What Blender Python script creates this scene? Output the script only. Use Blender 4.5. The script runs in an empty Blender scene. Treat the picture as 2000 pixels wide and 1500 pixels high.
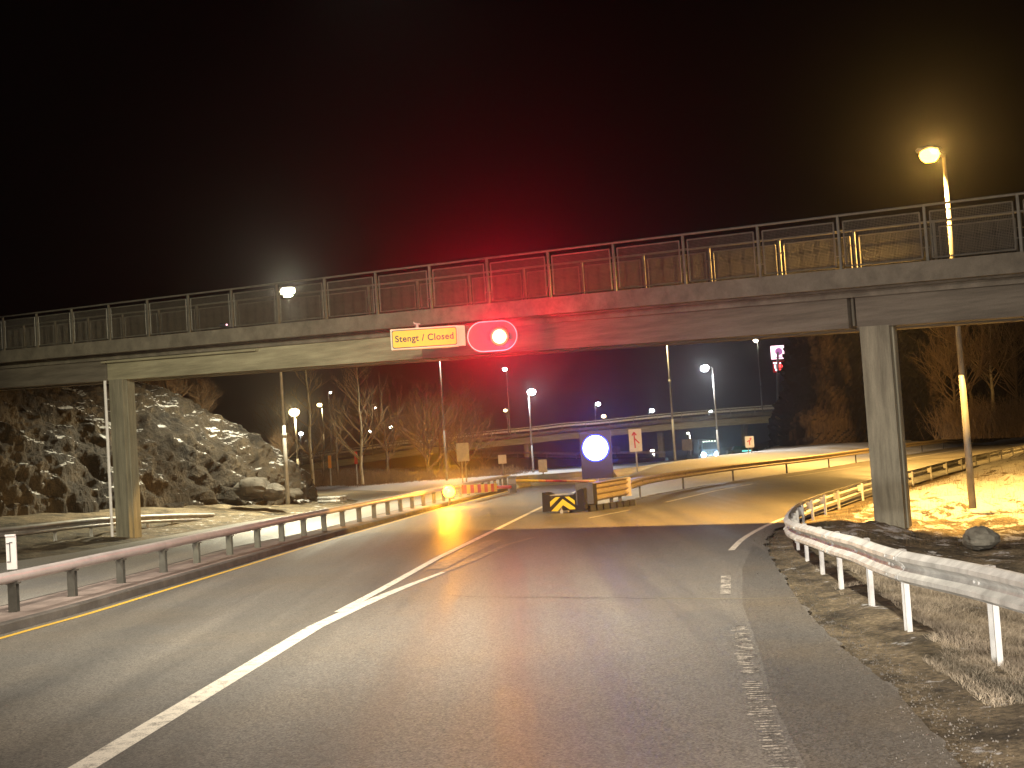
import bpy, math, random
import numpy as np
from mathutils import Vector, Matrix
from mathutils.geometry import tessellate_polygon

# ------------------------------------------------------------------ camera
SC = bpy.context.scene
F, ROLL, CZ = 2550.0, math.radians(3.7), 2.05
PITCH = math.atan(130 * math.cos(ROLL) / F)
_c, _s, _cr, _sr = math.cos(PITCH), math.sin(PITCH), math.cos(ROLL), math.sin(ROLL)
def _w(x, y, z): return Vector((x, y * _c - z * _s, y * _s + z * _c))
cam_d = bpy.data.cameras.new("camera"); cam = bpy.data.objects.new("camera", cam_d)
SC.collection.objects.link(cam); SC.camera = cam
cam_d.sensor_width = 36; cam_d.lens = 36 * F / 2000; cam_d.clip_end = 5000; cam_d.clip_start = .1
R_, U_, B_ = _w(_cr, 0, -_sr), _w(_sr, 0, _cr), -_w(0, 1, 0)
M = Matrix((R_, U_, B_)).transposed().to_4x4(); M.translation = Vector((0, 0, CZ))
cam.matrix_world = M

# ------------------------------------------------------------------ night sky, exposure
W = bpy.data.worlds.new("World"); SC.world = W; W.use_nodes = True
bg = W.node_tree.nodes["Background"]
bg.inputs[0].default_value = (0.55, 0.34, 0.32, 1); bg.inputs[1].default_value = 0.0015
vs = SC.view_settings
vs.view_transform = 'Standard'; vs.look = 'None'; vs.exposure = 0; vs.gamma = 1
SC.cycles.use_denoising = True
SC.cycles.max_bounces = 4; SC.cycles.volume_bounces = 0; SC.cycles.diffuse_bounces = 2
SC.cycles.sample_clamp_indirect = 4; SC.cycles.transparent_max_bounces = 6
SC.cycles.caustics_reflective = False; SC.cycles.caustics_refractive = False

WHITE = (1, .9, .74); COOL = (.82, .9, 1); SODIUM = (1, .55, .13); WARM = (1, .78, .38)

def lamp(name, kind, loc, energy, color, target=None, size=.15, angle=160, blend=.5, parent=None):
    d = bpy.data.lights.new(name, kind); d.energy = energy; d.color = color
    d.shadow_soft_size = size
    if kind == 'SPOT': d.spot_size = math.radians(angle); d.spot_blend = blend
    o = bpy.data.objects.new(name, d); SC.collection.objects.link(o)
    o.location = loc
    dr = (Vector(target) - Vector(loc)) if target is not None else Vector((0, 0, -1))
    o.rotation_euler = dr.to_track_quat('-Z', 'Y').to_euler()
    if parent:
        o.parent = parent; o.location = Vector(loc) - parent.location
    return o
# light of assumed, unseen street lamps out of frame, of a flood added for the left girder, and of assumed headlights on the car the photo was taken from
lamp("unseen_lamp_light", 'SPOT', (-1.5, 16, 9.5), 10500, (1, .91, .74), (-.5, 19, 0), .2, 122, .9)
lamp("unseen_lamp_light", 'SPOT', (-5, 3, 9.0), 20000, (1, .92, .55), (-7.9, 36, 4.6), .2, 28, .4)  # narrow flood added to brighten the left part of the girder
lamp("unseen_lamp_light", 'SPOT', (-13.5, 19, 9.5), 8500, (1, .93, .78), (-12, 27, 0), .2, 105, .9)
lamp("unseen_lamp_light", 'SPOT', (6.5, -4, 9.5), 16500, (1, .86, .74), (2, 8, 0), .2, 112, .9)
for sx in (-.75, .75):
    lamp("assumed_headlight_light", 'SPOT', (sx, 1.2, .8), 4600, (1, .93, .84), (sx + 2.6, 30, .2), .08, 58, .8)

# ------------------------------------------------------------------ pixel -> place (photo pixels, 2000 wide)
def ray(px, py):
    a, b = px - 1000, 750 - py
    return _w(a * _cr + b * _sr, F, -a * _sr + b * _cr)
def G(px, py, z=0.0):
    r = ray(px, py); t = (z - CZ) / r.z
    return Vector((r.x * t, r.y * t, z))
def D(px, py, d):
    r = ray(px, py); t = d / r.y
    return Vector((r.x * t, d, CZ + r.z * t))

# ------------------------------------------------------------------ object helpers
COL = SC.collection
def tag(o, label=None, cat=None, group=None, kind=None):
    if label: o["label"] = label
    if cat: o["category"] = cat
    if group: o["group"] = group
    if kind: o["kind"] = kind
    return o
def thing(name, label, cat, loc=(0, 0, 0), rz=0, group=None):
    o = bpy.data.objects.new(name, None); COL.objects.link(o); o.empty_display_size = .3
    o.location = loc; o.rotation_euler = (0, 0, rz)
    return tag(o, label, cat, group)
def copy_tree(o, parent=None):
    c = o.copy(); COL.objects.link(c); c.parent = parent
    for ch in [k for k in bpy.data.objects if k.parent == o]: copy_tree(ch, c)
    return c

class MB:
    def __init__(s): s.v = []; s.f = []; s.mi = []
    def add(s, vs, fs, mi=0):
        n = len(s.v); s.v += [tuple(p) for p in vs]; s.f += [tuple(i + n for i in f) for f in fs]; s.mi += [mi] * len(fs)
        return s
    def box(s, c, size, rot=None, mi=0, taper=1.0):
        hx, hy, hz = size[0] / 2, size[1] / 2, size[2] / 2; c = Vector(c); vs = []
        for z in (-1, 1):
            t = taper if z > 0 else 1
            for x, y in ((-1, -1), (1, -1), (1, 1), (-1, 1)):
                p = Vector((x * hx * t, y * hy * t, z * hz))
                if rot is not None: p = rot @ p
                vs.append(c + p)
        return s.add(vs, [(3, 2, 1, 0), (4, 5, 6, 7), (0, 1, 5, 4), (1, 2, 6, 5), (2, 3, 7, 6), (3, 0, 4, 7)], mi)
    def tube(s, p0, p1, r0, r1=None, n=8, caps=True, mi=0):
        r1 = r0 if r1 is None else r1; p0, p1 = Vector(p0), Vector(p1)
        d = (p1 - p0)
        if d.length < 1e-6: return s
        d.normalize(); a = d.orthogonal().normalized(); b = d.cross(a); vs = []
        for p, r in ((p0, r0), (p1, r1)):
            for k in range(n):
                t = 2 * math.pi * k / n; vs.append(p + a * (r * math.cos(t)) + b * (r * math.sin(t)))
        fs = [(k, (k + 1) % n, n + (k + 1) % n, n + k) for k in range(n)]
        if caps: fs += [tuple(range(n - 1, -1, -1)), tuple(range(n, 2 * n))]
        return s.add(vs, fs, mi)
    def lathe(s, prof, c=(0, 0, 0), n=16, rot=None, mi=0):
        vs = []; c = Vector(c)
        for r, z in prof:
            for k in range(n):
                t = 2 * math.pi * k / n; p = Vector((r * math.cos(t), r * math.sin(t), z))
                if rot is not None: p = rot @ p
                vs.append(c + p)
        fs = []
        for i in range(len(prof) - 1):
            for k in range(n):
                fs.append((i * n + k, i * n + (k + 1) % n, (i + 1) * n + (k + 1) % n, (i + 1) * n + k))
        fs += [tuple(range(n - 1, -1, -1)), tuple((len(prof) - 1) * n + k for k in range(n))]
        return s.add(vs, fs, mi)
    def prism(s, poly, e1, e2, o, thick, mi=0):
        """polygon in plane (e1,e2) at o, thickness along e1 x e2"""
        e1, e2, o = Vector(e1), Vector(e2), Vector(o); n = e1.cross(e2).normalized()
        k = len(poly); vs = [o + e1 * a + e2 * b for a, b in poly] + [o + e1 * a + e2 * b + n * thick for a, b in poly]
        tri = tessellate_polygon([[Vector((a, b, 0)) for a, b in poly]])
        fs = [tuple(t) for t in tri] + [tuple(i + k for i in t[::-1]) for t in tri]
        fs += [(i, i + k, (i + 1) % k + k, (i + 1) % k) for i in range(k)]
        return s.add(vs, fs, mi)
    def sweep(s, prof, path, nrm, closed=True, caps=True, mi=0):
        """prof (side, up) swept along path; nrm[i] = unit side vector at each path point"""
        m = len(prof); vs = []
        for p, nv in zip(path, nrm):
            for a, b in prof: vs.append(Vector(p) + nv * a + Vector((0, 0, b)))
        fs = []
        for i in range(len(path) - 1):
            for k in range(m if closed else m - 1):
                k2 = (k + 1) % m
                fs.append((i * m + k, i * m + k2, (i + 1) * m + k2, (i + 1) * m + k))
        if closed and caps:
            fs += [tuple(range(m)), tuple((len(path) - 1) * m + k for k in range(m - 1, -1, -1))]
        return s.add(vs, fs, mi)
    def build(s, name, mat, parent=None, smooth=False, local=True):
        me = bpy.data.meshes.new(name)
        off = parent_world(parent) if (parent is not None and local) else None
        vs = s.v
        if off is not None: vs = [tuple(off @ Vector(p)) for p in vs]
        me.from_pydata(vs, [], s.f); me.update()
        for m in (mat if isinstance(mat, (list, tuple)) else [mat]): me.materials.append(m)
        if any(s.mi): me.polygons.foreach_set("material_index", s.mi)
        if smooth: me.polygons.foreach_set("use_smooth", [True] * len(me.polygons))
        o = bpy.data.objects.new(name, me); COL.objects.link(o)
        if parent is not None: o.parent = parent
        return o
def basis(o):
    m = Matrix.Translation(o.location) @ o.rotation_euler.to_matrix().to_4x4()
    return basis(o.parent) @ m if o.parent else m
def parent_world(p): return basis(p).inverted()

def smooth_path(pts, n=6):
    pts = [Vector(p) for p in pts]; out = []
    P = [2 * pts[0] - pts[1]] + pts + [2 * pts[-1] - pts[-2]]
    for i in range(1, len(P) - 2):
        for k in range(n):
            t = k / n; a, b, c, d = P[i - 1:i + 3]
            out.append(.5 * ((2 * b) + (c - a) * t + (2 * a - 5 * b + 4 * c - d) * t * t + (3 * b - a - 3 * c + d) * t ** 3))
    return out + [pts[-1]]
def resample(pts, step):
    pts = [Vector(p) for p in pts]; out = [pts[0]]; acc = 0
    for a, b in zip(pts, pts[1:]):
        L = (b - a).length
        while L > 1e-9 and acc + L >= step:
            t = (step - acc) / L; a = a.lerp(b, t); out.append(a.copy()); L = (b - a).length; acc = 0
        acc += L
    return out
def sides(path, flip=1):
    out = []
    for i in range(len(path)):
        a = path[max(i - 1, 0)]; b = path[min(i + 1, len(path) - 1)]; d = (b - a); d.z = 0; d.normalize()
        out.append(Vector((d.y, -d.x, 0)) * flip)      # right of travel
    return out

# ------------------------------------------------------------------ numpy noise
def _hash(ix, iy, iz, seed):
    h = (ix.astype(np.int64) * 374761393 + iy.astype(np.int64) * 668265263 + iz.astype(np.int64) * 2147483647 + seed * 974634777) & 0xffffffff
    h = ((h ^ (h >> 13)) * 1274126177) & 0xffffffff
    return ((h ^ (h >> 16)) & 0xffffff) / float(0xffffff)
def vnoise(x, y, z, seed=0):
    x, y, z = np.broadcast_arrays(np.asarray(x, float), np.asarray(y, float), np.asarray(z, float))
    ix, iy, iz = np.floor(x), np.floor(y), np.floor(z)
    fx, fy, fz = x - ix, y - iy, z - iz
    fx, fy, fz = [q * q * (3 - 2 * q) for q in (fx, fy, fz)]
    r = 0
    for dx in (0, 1):
        for dy in (0, 1):
            for dz in (0, 1):
                w = (fx if dx else 1 - fx) * (fy if dy else 1 - fy) * (fz if dz else 1 - fz)
                r = r + w * _hash(ix + dx, iy + dy, iz + dz, seed)
    return r * 2 - 1
def fbm(x, y, z=0., octaves=4, seed=0, ridged=False):
    r = 0; a = 1; t = 0
    for o in range(octaves):
        n = vnoise(x * 2 ** o, y * 2 ** o, np.asarray(z, float) * 2 ** o, seed + o)
        r = r + a * ((1 - 2 * np.abs(n)) if ridged else n); t += a; a *= .5
    return r / t
def sstep(a, b, x): t = np.clip((x - a) / (b - a), 0, 1); return t * t * (3 - 2 * t)

# ------------------------------------------------------------------ materials
def mat(name, col, rough=.6, metal=0., var=.25, scale=3., bump=.0, bscale=40., emis=None, estr=0., coat=0., stretch=(1, 1, 1), spec=.5):
    m = bpy.data.materials.new(name); m.use_nodes = True; nt = m.node_tree; N = nt.nodes; L = nt.links
    b = N["Principled BSDF"]; b.inputs["Roughness"].default_value = rough; b.inputs["Metallic"].default_value = metal
    b.inputs["Specular IOR Level"].default_value = spec
    tc = N.new("ShaderNodeTexCoord"); mp = N.new("ShaderNodeMapping"); mp.inputs["Scale"].default_value = stretch
    L.new(tc.outputs["Object"], mp.inputs[0])
    if var > 0:
        nz = N.new("ShaderNodeTexNoise"); nz.inputs["Scale"].default_value = scale; nz.inputs["Detail"].default_value = 6
        nz.inputs["Roughness"].default_value = .62
        L.new(mp.outputs[0], nz.inputs[0])
        cr = N.new("ShaderNodeValToRGB"); cr.color_ramp.elements[0].position = .3; cr.color_ramp.elements[1].position = .72
        cr.color_ramp.elements[0].color = (*[c * (1 - var) for c in col], 1); cr.color_ramp.elements[1].color = (*[min(1, c * (1 + var)) for c in col], 1)
        L.new(nz.outputs[0], cr.inputs[0]); L.new(cr.outputs[0], b.inputs["Base Color"])
    else: b.inputs["Base Color"].default_value = (*col, 1)
    if bump:
        n2 = N.new("ShaderNodeTexNoise"); n2.inputs["Scale"].default_value = bscale; n2.inputs["Detail"].default_value = 5
        L.new(mp.outputs[0], n2.inputs[0])
        bp = N.new("ShaderNodeBump"); bp.inputs["Strength"].default_value = bump; bp.inputs["Distance"].default_value = .02
        L.new(n2.outputs[0], bp.inputs["Height"]); L.new(bp.outputs[0], b.inputs["Normal"])
    if emis:
        b.inputs["Emission Color"].default_value = (*emis, 1); b.inputs["Emission Strength"].default_value = estr
    return m
def emit(name, col, s):
    return mat(name, [min(1, c) * .8 for c in col], .4, var=0, emis=col, estr=s)

class NB:      # tiny node builder
    def __init__(s, name):
        s.m = bpy.data.materials.new(name); s.m.use_nodes = True; s.nt = s.m.node_tree; s.b = s.nt.nodes["Principled BSDF"]
        s.tc = s.nt.nodes.new("ShaderNodeTexCoord").outputs["Object"]
    def link(s, a, b): s.nt.links.new(a, b)
    def mapping(s, scale, rot=(0, 0, 0)):
        n = s.nt.nodes.new("ShaderNodeMapping"); n.inputs["Scale"].default_value = scale; n.inputs["Rotation"].default_value = rot
        s.link(s.tc, n.inputs[0]); return n.outputs[0]
    def noise(s, scale, detail=5, rough=.6, vec=None):
        n = s.nt.nodes.new("ShaderNodeTexNoise"); n.inputs["Scale"].default_value = scale
        n.inputs["Detail"].default_value = detail; n.inputs["Roughness"].default_value = rough
        s.link(vec or s.tc, n.inputs[0]); return n.outputs[0]
    def voro(s, scale, vec=None, out="Color"):
        n = s.nt.nodes.new("ShaderNodeTexVoronoi"); n.inputs["Scale"].default_value = scale; s.link(vec or s.tc, n.inputs[0]); return n.outputs[out]
    def ramp(s, x, a, b, ca=(0, 0, 0), cb=(1, 1, 1)):
        n = s.nt.nodes.new("ShaderNodeValToRGB"); e = n.color_ramp.elements
        e[0].position = a; e[1].position = b; e[0].color = (*ca, 1); e[1].color = (*cb, 1); s.link(x, n.inputs[0]); return n.outputs[0]
    def mix(s, f, a, b, mode='MIX'):
        n = s.nt.nodes.new("ShaderNodeMix"); n.data_type = 'RGBA'; n.blend_type = mode
        for v, k in ((f, 0), (a, 6), (b, 7)):
            if hasattr(v, 'links'): s.link(v, n.inputs[k])
            elif k == 0: n.inputs[0].default_value = v
            else: n.inputs[k].default_value = (*v, 1)
        return n.outputs[2]
    def math(s, op, a, b=0.):
        n = s.nt.nodes.new("ShaderNodeMath"); n.operation = op; n.use_clamp = op in ('MULTIPLY_ADD',)
        for v, k in ((a, 0), (b, 1)):
            if hasattr(v, 'links'): s.link(v, n.inputs[k])
            else: n.inputs[k].default_value = v
        return n.outputs[0]
    def attr(s, name):
        n = s.nt.nodes.new("ShaderNodeAttribute"); n.attribute_name = name; return n.outputs["Fac"]
    def bump(s, h, strength, dist=.02):
        n = s.nt.nodes.new("ShaderNodeBump"); n.inputs["Strength"].default_value = strength; n.inputs["Distance"].default_value = dist
        s.link(h, n.inputs["Height"]); s.link(n.outputs[0], s.b.inputs["Normal"])
    def set(s, k, v):
        if hasattr(v, 'links'): s.link(v, s.b.inputs[k])
        else: s.b.inputs[k].default_value = (*v, 1) if isinstance(v, tuple) else v

def asphalt(name, base, brown=0.):
    n = NB(name)
    ang = math.atan2(1.3, 20)                       # wheel tracks run along the road
    track = n.noise(1, 3, .5, n.mapping((1.1, .035, 1), (0, 0, ang)))
    big = n.noise(.35, 5, .6)
    c = n.mix(n.ramp(track, .35, .65), tuple(base * k for k in (.80, .79, .76)), tuple(base * k for k in (1.16, 1.1, 1.0)))
    c = n.mix(n.math('MULTIPLY', n.ramp(big, .42, .7), .45 + brown), c, (base * 1.25, base * 1.05, base * .78))
    st = n.voro(60); grey = n.ramp(st, .0, 1.0, (.35, .35, .35), (1.75, 1.7, 1.65))
    c = n.mix(.85, c, grey, 'MULTIPLY')
    fine = n.noise(160, 3, .8); c = n.mix(.7, c, n.ramp(fine, .3, .7, (.45, .45, .45), (1.6, 1.6, 1.55)), 'MULTIPLY')
    patch = n.noise(.8, 6, .7, n.mapping((1, .25, 1), (0, 0, ang)))
    c = n.mix(n.math('MULTIPLY', n.ramp(patch, .55, .72), .35), c, (base * .5, base * .48, base * .45))
    n.set("Base Color", c); n.set("Roughness", n.ramp(track, .3, .7, (.40, .40, .40), (.66, .66, .66)))
    n.set("Specular IOR Level", .35)
    n.bump(n.noise(55, 4, .75), .6, .011)
    return n.m
def ground_mat():
    n = NB("soil_grass_and_snow")
    a = n.noise(1.3, 7, .7); b = n.noise(14, 6, .75); v = n.voro(26)
    soil = n.mix(n.ramp(a, .38, .62), (.05, .043, .032), (.19, .155, .105))
    soil = n.mix(.75, soil, n.ramp(b, .32, .68, (.3, .3, .3), (1.9, 1.8, 1.6)), 'MULTIPLY')
    soil = n.mix(.55, soil, n.ramp(v, 0, 1, (.45, .45, .45), (1.7, 1.7, 1.7)), 'MULTIPLY')
    snow = n.mix(n.ramp(b, .35, .7), (.42, .41, .40), (.62, .61, .60))
    m = n.math('ADD', n.attr("snow"), n.math('MULTIPLY', n.math('SUBTRACT', n.noise(2.2, 8, .72), .5), 1.7))
    f = n.ramp(m, .47, .56)
    n.set("Base Color", n.mix(f, soil, snow)); n.set("Roughness", .85); n.set("Specular IOR Level", .25)
    n.bump(n.math('ADD', b, n.math('MULTIPLY', a, 2)), .8, .06)
    return n.m
def rock_mat(name, dark, light, moss, snowamt, tone=1., am=((1, 1, .6), (.5, .4, 0)), asc=.45, ar=(.38, .62)):
    n = NB(name)
    geo = n.nt.nodes.new("ShaderNodeNewGeometry"); sep = n.nt.nodes.new("ShaderNodeSeparateXYZ"); n.link(geo.outputs["Normal"], sep.inputs[0])
    a = n.noise(asc, 8, .62, n.mapping(*am)); b = n.noise(3.5, 8, .75, n.mapping((1, 1, .45), (.6, .3, .2)))
    c = n.mix(n.ramp(a, *ar), tuple(x * tone for x in dark), tuple(x * tone for x in light))
    c = n.mix(.8, c, n.ramp(b, .3, .7, (.25, .25, .25), (1.9, 1.85, 1.75)), 'MULTIPLY')
    up = n.ramp(n.math('ADD', sep.outputs[2], n.math('MULTIPLY', n.math('SUBTRACT', n.noise(1.1, 6, .7), .5), 1.2)), .42, .62)
    c = n.mix(n.math('MULTIPLY', up, .8), c, moss)
    s = n.math('ADD', sep.outputs[2], n.math('MULTIPLY', n.math('SUBTRACT', n.noise(.5, 9, .68, n.mapping((.9, 1, 2.4), (0, .62, 0))), .5), 2.4))
    c = n.mix(n.ramp(s, 1.02 - snowamt, 1.08 - snowamt), c, (.5, .5, .5))
    n.set("Base Color", c); n.set("Roughness", .8); n.set("Specular IOR Level", .4)
    n.bump(n.math('ADD', b, n.noise(12, 6, .7)), 1., .18)
    return n.m
def concrete(name, col, grain=(1, 1, 1), var=.3, board=True):
    n = NB(name)
    a = n.noise(2.2, 8, .68, n.mapping(grain)); st = n.noise(1.2, 5, .6, n.mapping(tuple(g * .8 for g in grain)))
    c = n.mix(n.ramp(a, .32, .68), tuple(x * (1 - var) for x in col), tuple(min(1, x * (1 + var)) for x in col))
    c = n.mix(n.math('MULTIPLY', n.ramp(st, .5, .75), .5), c, tuple(x * .45 for x in col))
    fine = n.noise(60, 4, .7); c = n.mix(.4, c, n.ramp(fine, .3, .7, (.6, .6, .6), (1.4, 1.4, 1.4)), 'MULTIPLY')
    n.set("Base Color", c); n.set("Roughness", .85); n.set("Specular IOR Level", .25)
    n.bump(n.math('ADD', a, n.math('MULTIPLY', fine, .4)), .35, .02)
    return n.m
def worn_paint(name, col, lo, hi):
    n = NB(name)
    w = n.noise(6, 8, .75); f = n.noise(70, 4, .8)
    k = n.ramp(n.math('ADD', n.math('MULTIPLY', w, .65), n.math('MULTIPLY', f, .35)), lo, hi)
    c = n.mix(.5, col, n.ramp(f, .3, .7, (.6, .6, .6), (1.25, 1.25, 1.25)), 'MULTIPLY')
    n.set("Base Color", n.mix(k, (.085, .078, .068), c)); n.set("Roughness", .6); n.bump(f, .3, .01)
    return n.m

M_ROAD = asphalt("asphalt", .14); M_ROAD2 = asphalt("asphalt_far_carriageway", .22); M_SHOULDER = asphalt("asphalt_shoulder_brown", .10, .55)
M_GROUND = ground_mat()
M_WHITE = worn_paint("white_road_paint", (.74, .68, .57), .37, .50); M_WORN = worn_paint("worn_white_road_paint", (.52, .47, .40), .46, .56)
M_YELLOW = worn_paint("yellow_road_paint", (.75, .46, .06), .28, .42)
M_KERB = concrete("kerb_stone", (.10, .09, .08)); M_MEDIAN = concrete("median_concrete", (.24, .19, .165))
M_CONC = concrete("bridge_concrete", (.18, .16, .125), (1, 1, 1)); M_CONC_L = concrete("girder_concrete_pale", (.34, .31, .21), (.25, .25, 3.)); M_CONC_R = concrete("girder_concrete_darker", (.165, .145, .115), (.25, .25, 3.))
M_PIER = concrete("pier_concrete", (.25, .23, .17), (3, 3, .3), .35)
M_GALV = mat("galvanised_steel", (.56, .55, .52), .52, .15, .32, 5, .12, 30, stretch=(1, 1, .5)); M_GALV_D = mat("dull_galvanised_steel", (.32, .30, .27), .5, .5, .2, 4)
M_PIPE = mat("rail_pipe_steel", (.55, .49, .47), .42, .25, .15, 3); M_POSTD = mat("barrier_post_steel", (.13, .125, .105), .5, .5, .2, 6)
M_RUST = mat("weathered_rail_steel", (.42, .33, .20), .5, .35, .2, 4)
M_FENCE = mat("fence_steel", (.21, .20, .17), .5, .4, .2, 5)
M_BLACK = mat("black_rubber", (.022, .022, .022), .5, 0, .3, 6, .2); M_DARK = mat("dark_housing", (.03, .03, .035), .45, 0, .2, 5)
M_YPLATE = mat("yellow_sign_sheet", (.86, .50, .0), .45, 0, .06, 3, emis=None); M_BOX = mat("cream_sign_case", (.62, .57, .42), .5, 0, .12, 3)
M_INK = mat("black_lettering", (.02, .02, .02), .5, 0, 0); M_CHEV = mat("chevron_yellow_sheet", (.95, .74, .08), .35, 0, .05, 3)
M_RED = mat("red_reflective", (.75, .05, .02), .4, 0, .1, 4); M_ORANGE = mat("orange_reflective", (.9, .35, .03), .4, 0, .1, 4); M_YEL = mat("yellow_reflective", (.9, .62, .06), .4, 0, .1, 4)
M_SIGNW = mat("white_sign_sheet", (.85, .8, .78), .4, 0, .06, 4); M_SIGNB = mat("sign_back_aluminium", (.42, .40, .31), .45, .4, .2, 5)
M_BARK = mat("tree_bark", (.15, .11, .065), .85, 0, .5, 6, .4); M_BIRCH = mat("birch_bark", (.50, .43, .28), .75, 0, .45, 5, .2, stretch=(1, 1, .4)); M_TWIG = mat("bare_twigs", (.20, .13, .07), .8, 0, .35, 4)
M_GRASS = mat("dry_grass", (.30, .25, .18), .8, 0, .5, 1.5)
M_NEEDLE = mat("dark_evergreen", (.035, .036, .016), .8, 0, .5, 2)
M_ROCK = rock_mat("rock_with_snow", (.007, .0055, .0035), (.07, .052, .031), (.022, .015, .008), .085)
M_CLIFF = rock_mat("cliff_rock", (.010, .008, .006), (.24, .16, .085), (.02, .016, .010), -.4, am=((1, 1, .28), (0, -.35, 0)), asc=.16, ar=(.52, .61))
M_GLASS = mat("dark_glass", (.02, .02, .025), .1, 0, 0)

# ------------------------------------------------------------------ ground layout (traced on the road plane)
def line_ext(p, q, y):          # extend p->q (world) back to given y
    t = (y - p.y) / (q.y - p.y); return p + (q - p) * t
kerb = [G(*p) for p in ((0, 1240), (150, 1199), (300, 1154), (450, 1109), (600, 1064), (740, 1025), (870, 989), (1000, 956))]
def extend(p, q): return [line_ext(p, q, y) for y in (-8., -3., 2., 7., 11., 14.) if y < p.y - 2] + []
kerb = extend(kerb[0], kerb[2]) + kerb
med_l = [G(*p) for p in ((0, 1196), (108, 1169), (219, 1141), (315, 1116), (450, 1078), (600, 1046), (740, 1010), (870, 978), (990, 951))]
med_l = extend(med_l[0], med_l[2]) + med_l
edge_r = [G(*p) for p in ((1880, 1500), (1750, 1350), (1640, 1262), (1575, 1195), (1530, 1130), (1500, 1080), (1497, 1052), (1520, 1032), (1560, 1017), (1611, 1000), (1656, 984), (1700, 968), (1781, 947), (1861, 923), (1946, 901), (2100, 872))]
edge_r = [line_ext(edge_r[0], edge_r[1], -8.)] + edge_r
_f = resample(edge_r[:10], .12); _n = fbm(np.array([p.x for p in _f]) * 2.2, np.array([p.y for p in _f]) * 2.2, 0, 4, 17)
_rag = [p + q * float(.13 * k) for p, q, k in zip(_f, sides(_f), _n) if p.y > 5]
edge_smooth = list(edge_r); edge_r = [edge_r[0]] + _rag + [p for p in edge_r if p.y > _rag[-1].y + .4]
ramp_l = [G(*p) for p in ((1110, 1003), (1180, 992), (1225, 983), (1264, 971), (1308, 961), (1405, 944), (1502, 930), (1600, 917), (1695, 901), (1787, 886), (1900, 868))]
gore_l = [G(*p) for p in ((1110, 1003), (1130, 975), (1150, 958), (1175, 946), (1260, 927), (1330, 914), (1400, 903))]
back_l = [G(*p) for p in ((1400, 897), (1300, 905), (1200, 916), (1150, 921), (1000, 940))]
road_poly = kerb + [G(1000, 940)] + back_l[::-1][1:] + gore_l[::-1] + ramp_l[1:] + edge_r[::-1]
road_poly_s = kerb + [G(1000, 940)] + back_l[::-1][1:] + gore_l[::-1] + ramp_l[1:] + edge_smooth[::-1]
left_edge = [G(*p) for p in ((0, 1100), (140, 1080), (312, 1049), (480, 1019), (600, 1002), (687, 988), (700, 978), (640, 969), (560, 965), (400, 972))]
left_edge = [line_ext(left_edge[0], left_edge[2], -8.)] + left_edge
far_edge = [G(*p) for p in ((400, 960), (560, 955), (700, 957), (800, 960), (900, 959), (985, 949))]
left_poly = med_l + far_edge[::-1] + left_edge[::-1]

def poly_arr(p): return np.array([(q.x, q.y) for q in p])
def inside(P, x, y):
    r = np.zeros(x.shape, bool); n = len(P); j = n - 1
    for i in range(n):
        xi, yi = P[i]; xj, yj = P[j]
        c = ((yi > y) != (yj > y)) & (x < (xj - xi) * (y - yi) / (yj - yi + 1e-12) + xi)
        r ^= c; j = i
    return r
def dist(P, x, y, closed=True):
    d = np.full(x.shape, 1e9); n = len(P)
    for i in range(n if closed else n - 1):
        ax, ay = P[i]; bx, by = P[(i + 1) % n]; dx, dy = bx - ax, by - ay
        t = np.clip(((x - ax) * dx + (y - ay) * dy) / (dx * dx + dy * dy + 1e-12), 0, 1)
        d = np.minimum(d, np.hypot(x - ax - t * dx, y - ay - t * dy))
    return d
PR, PL, PM = poly_arr(road_poly_s), poly_arr(left_poly), poly_arr(kerb + med_l[::-1])
P_KERB, P_RAMPL, P_EDGER = poly_arr(kerb), poly_arr(ramp_l), poly_arr(edge_smooth)
P_LEDGE = poly_arr(left_edge); P_FAR = poly_arr(far_edge)
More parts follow.
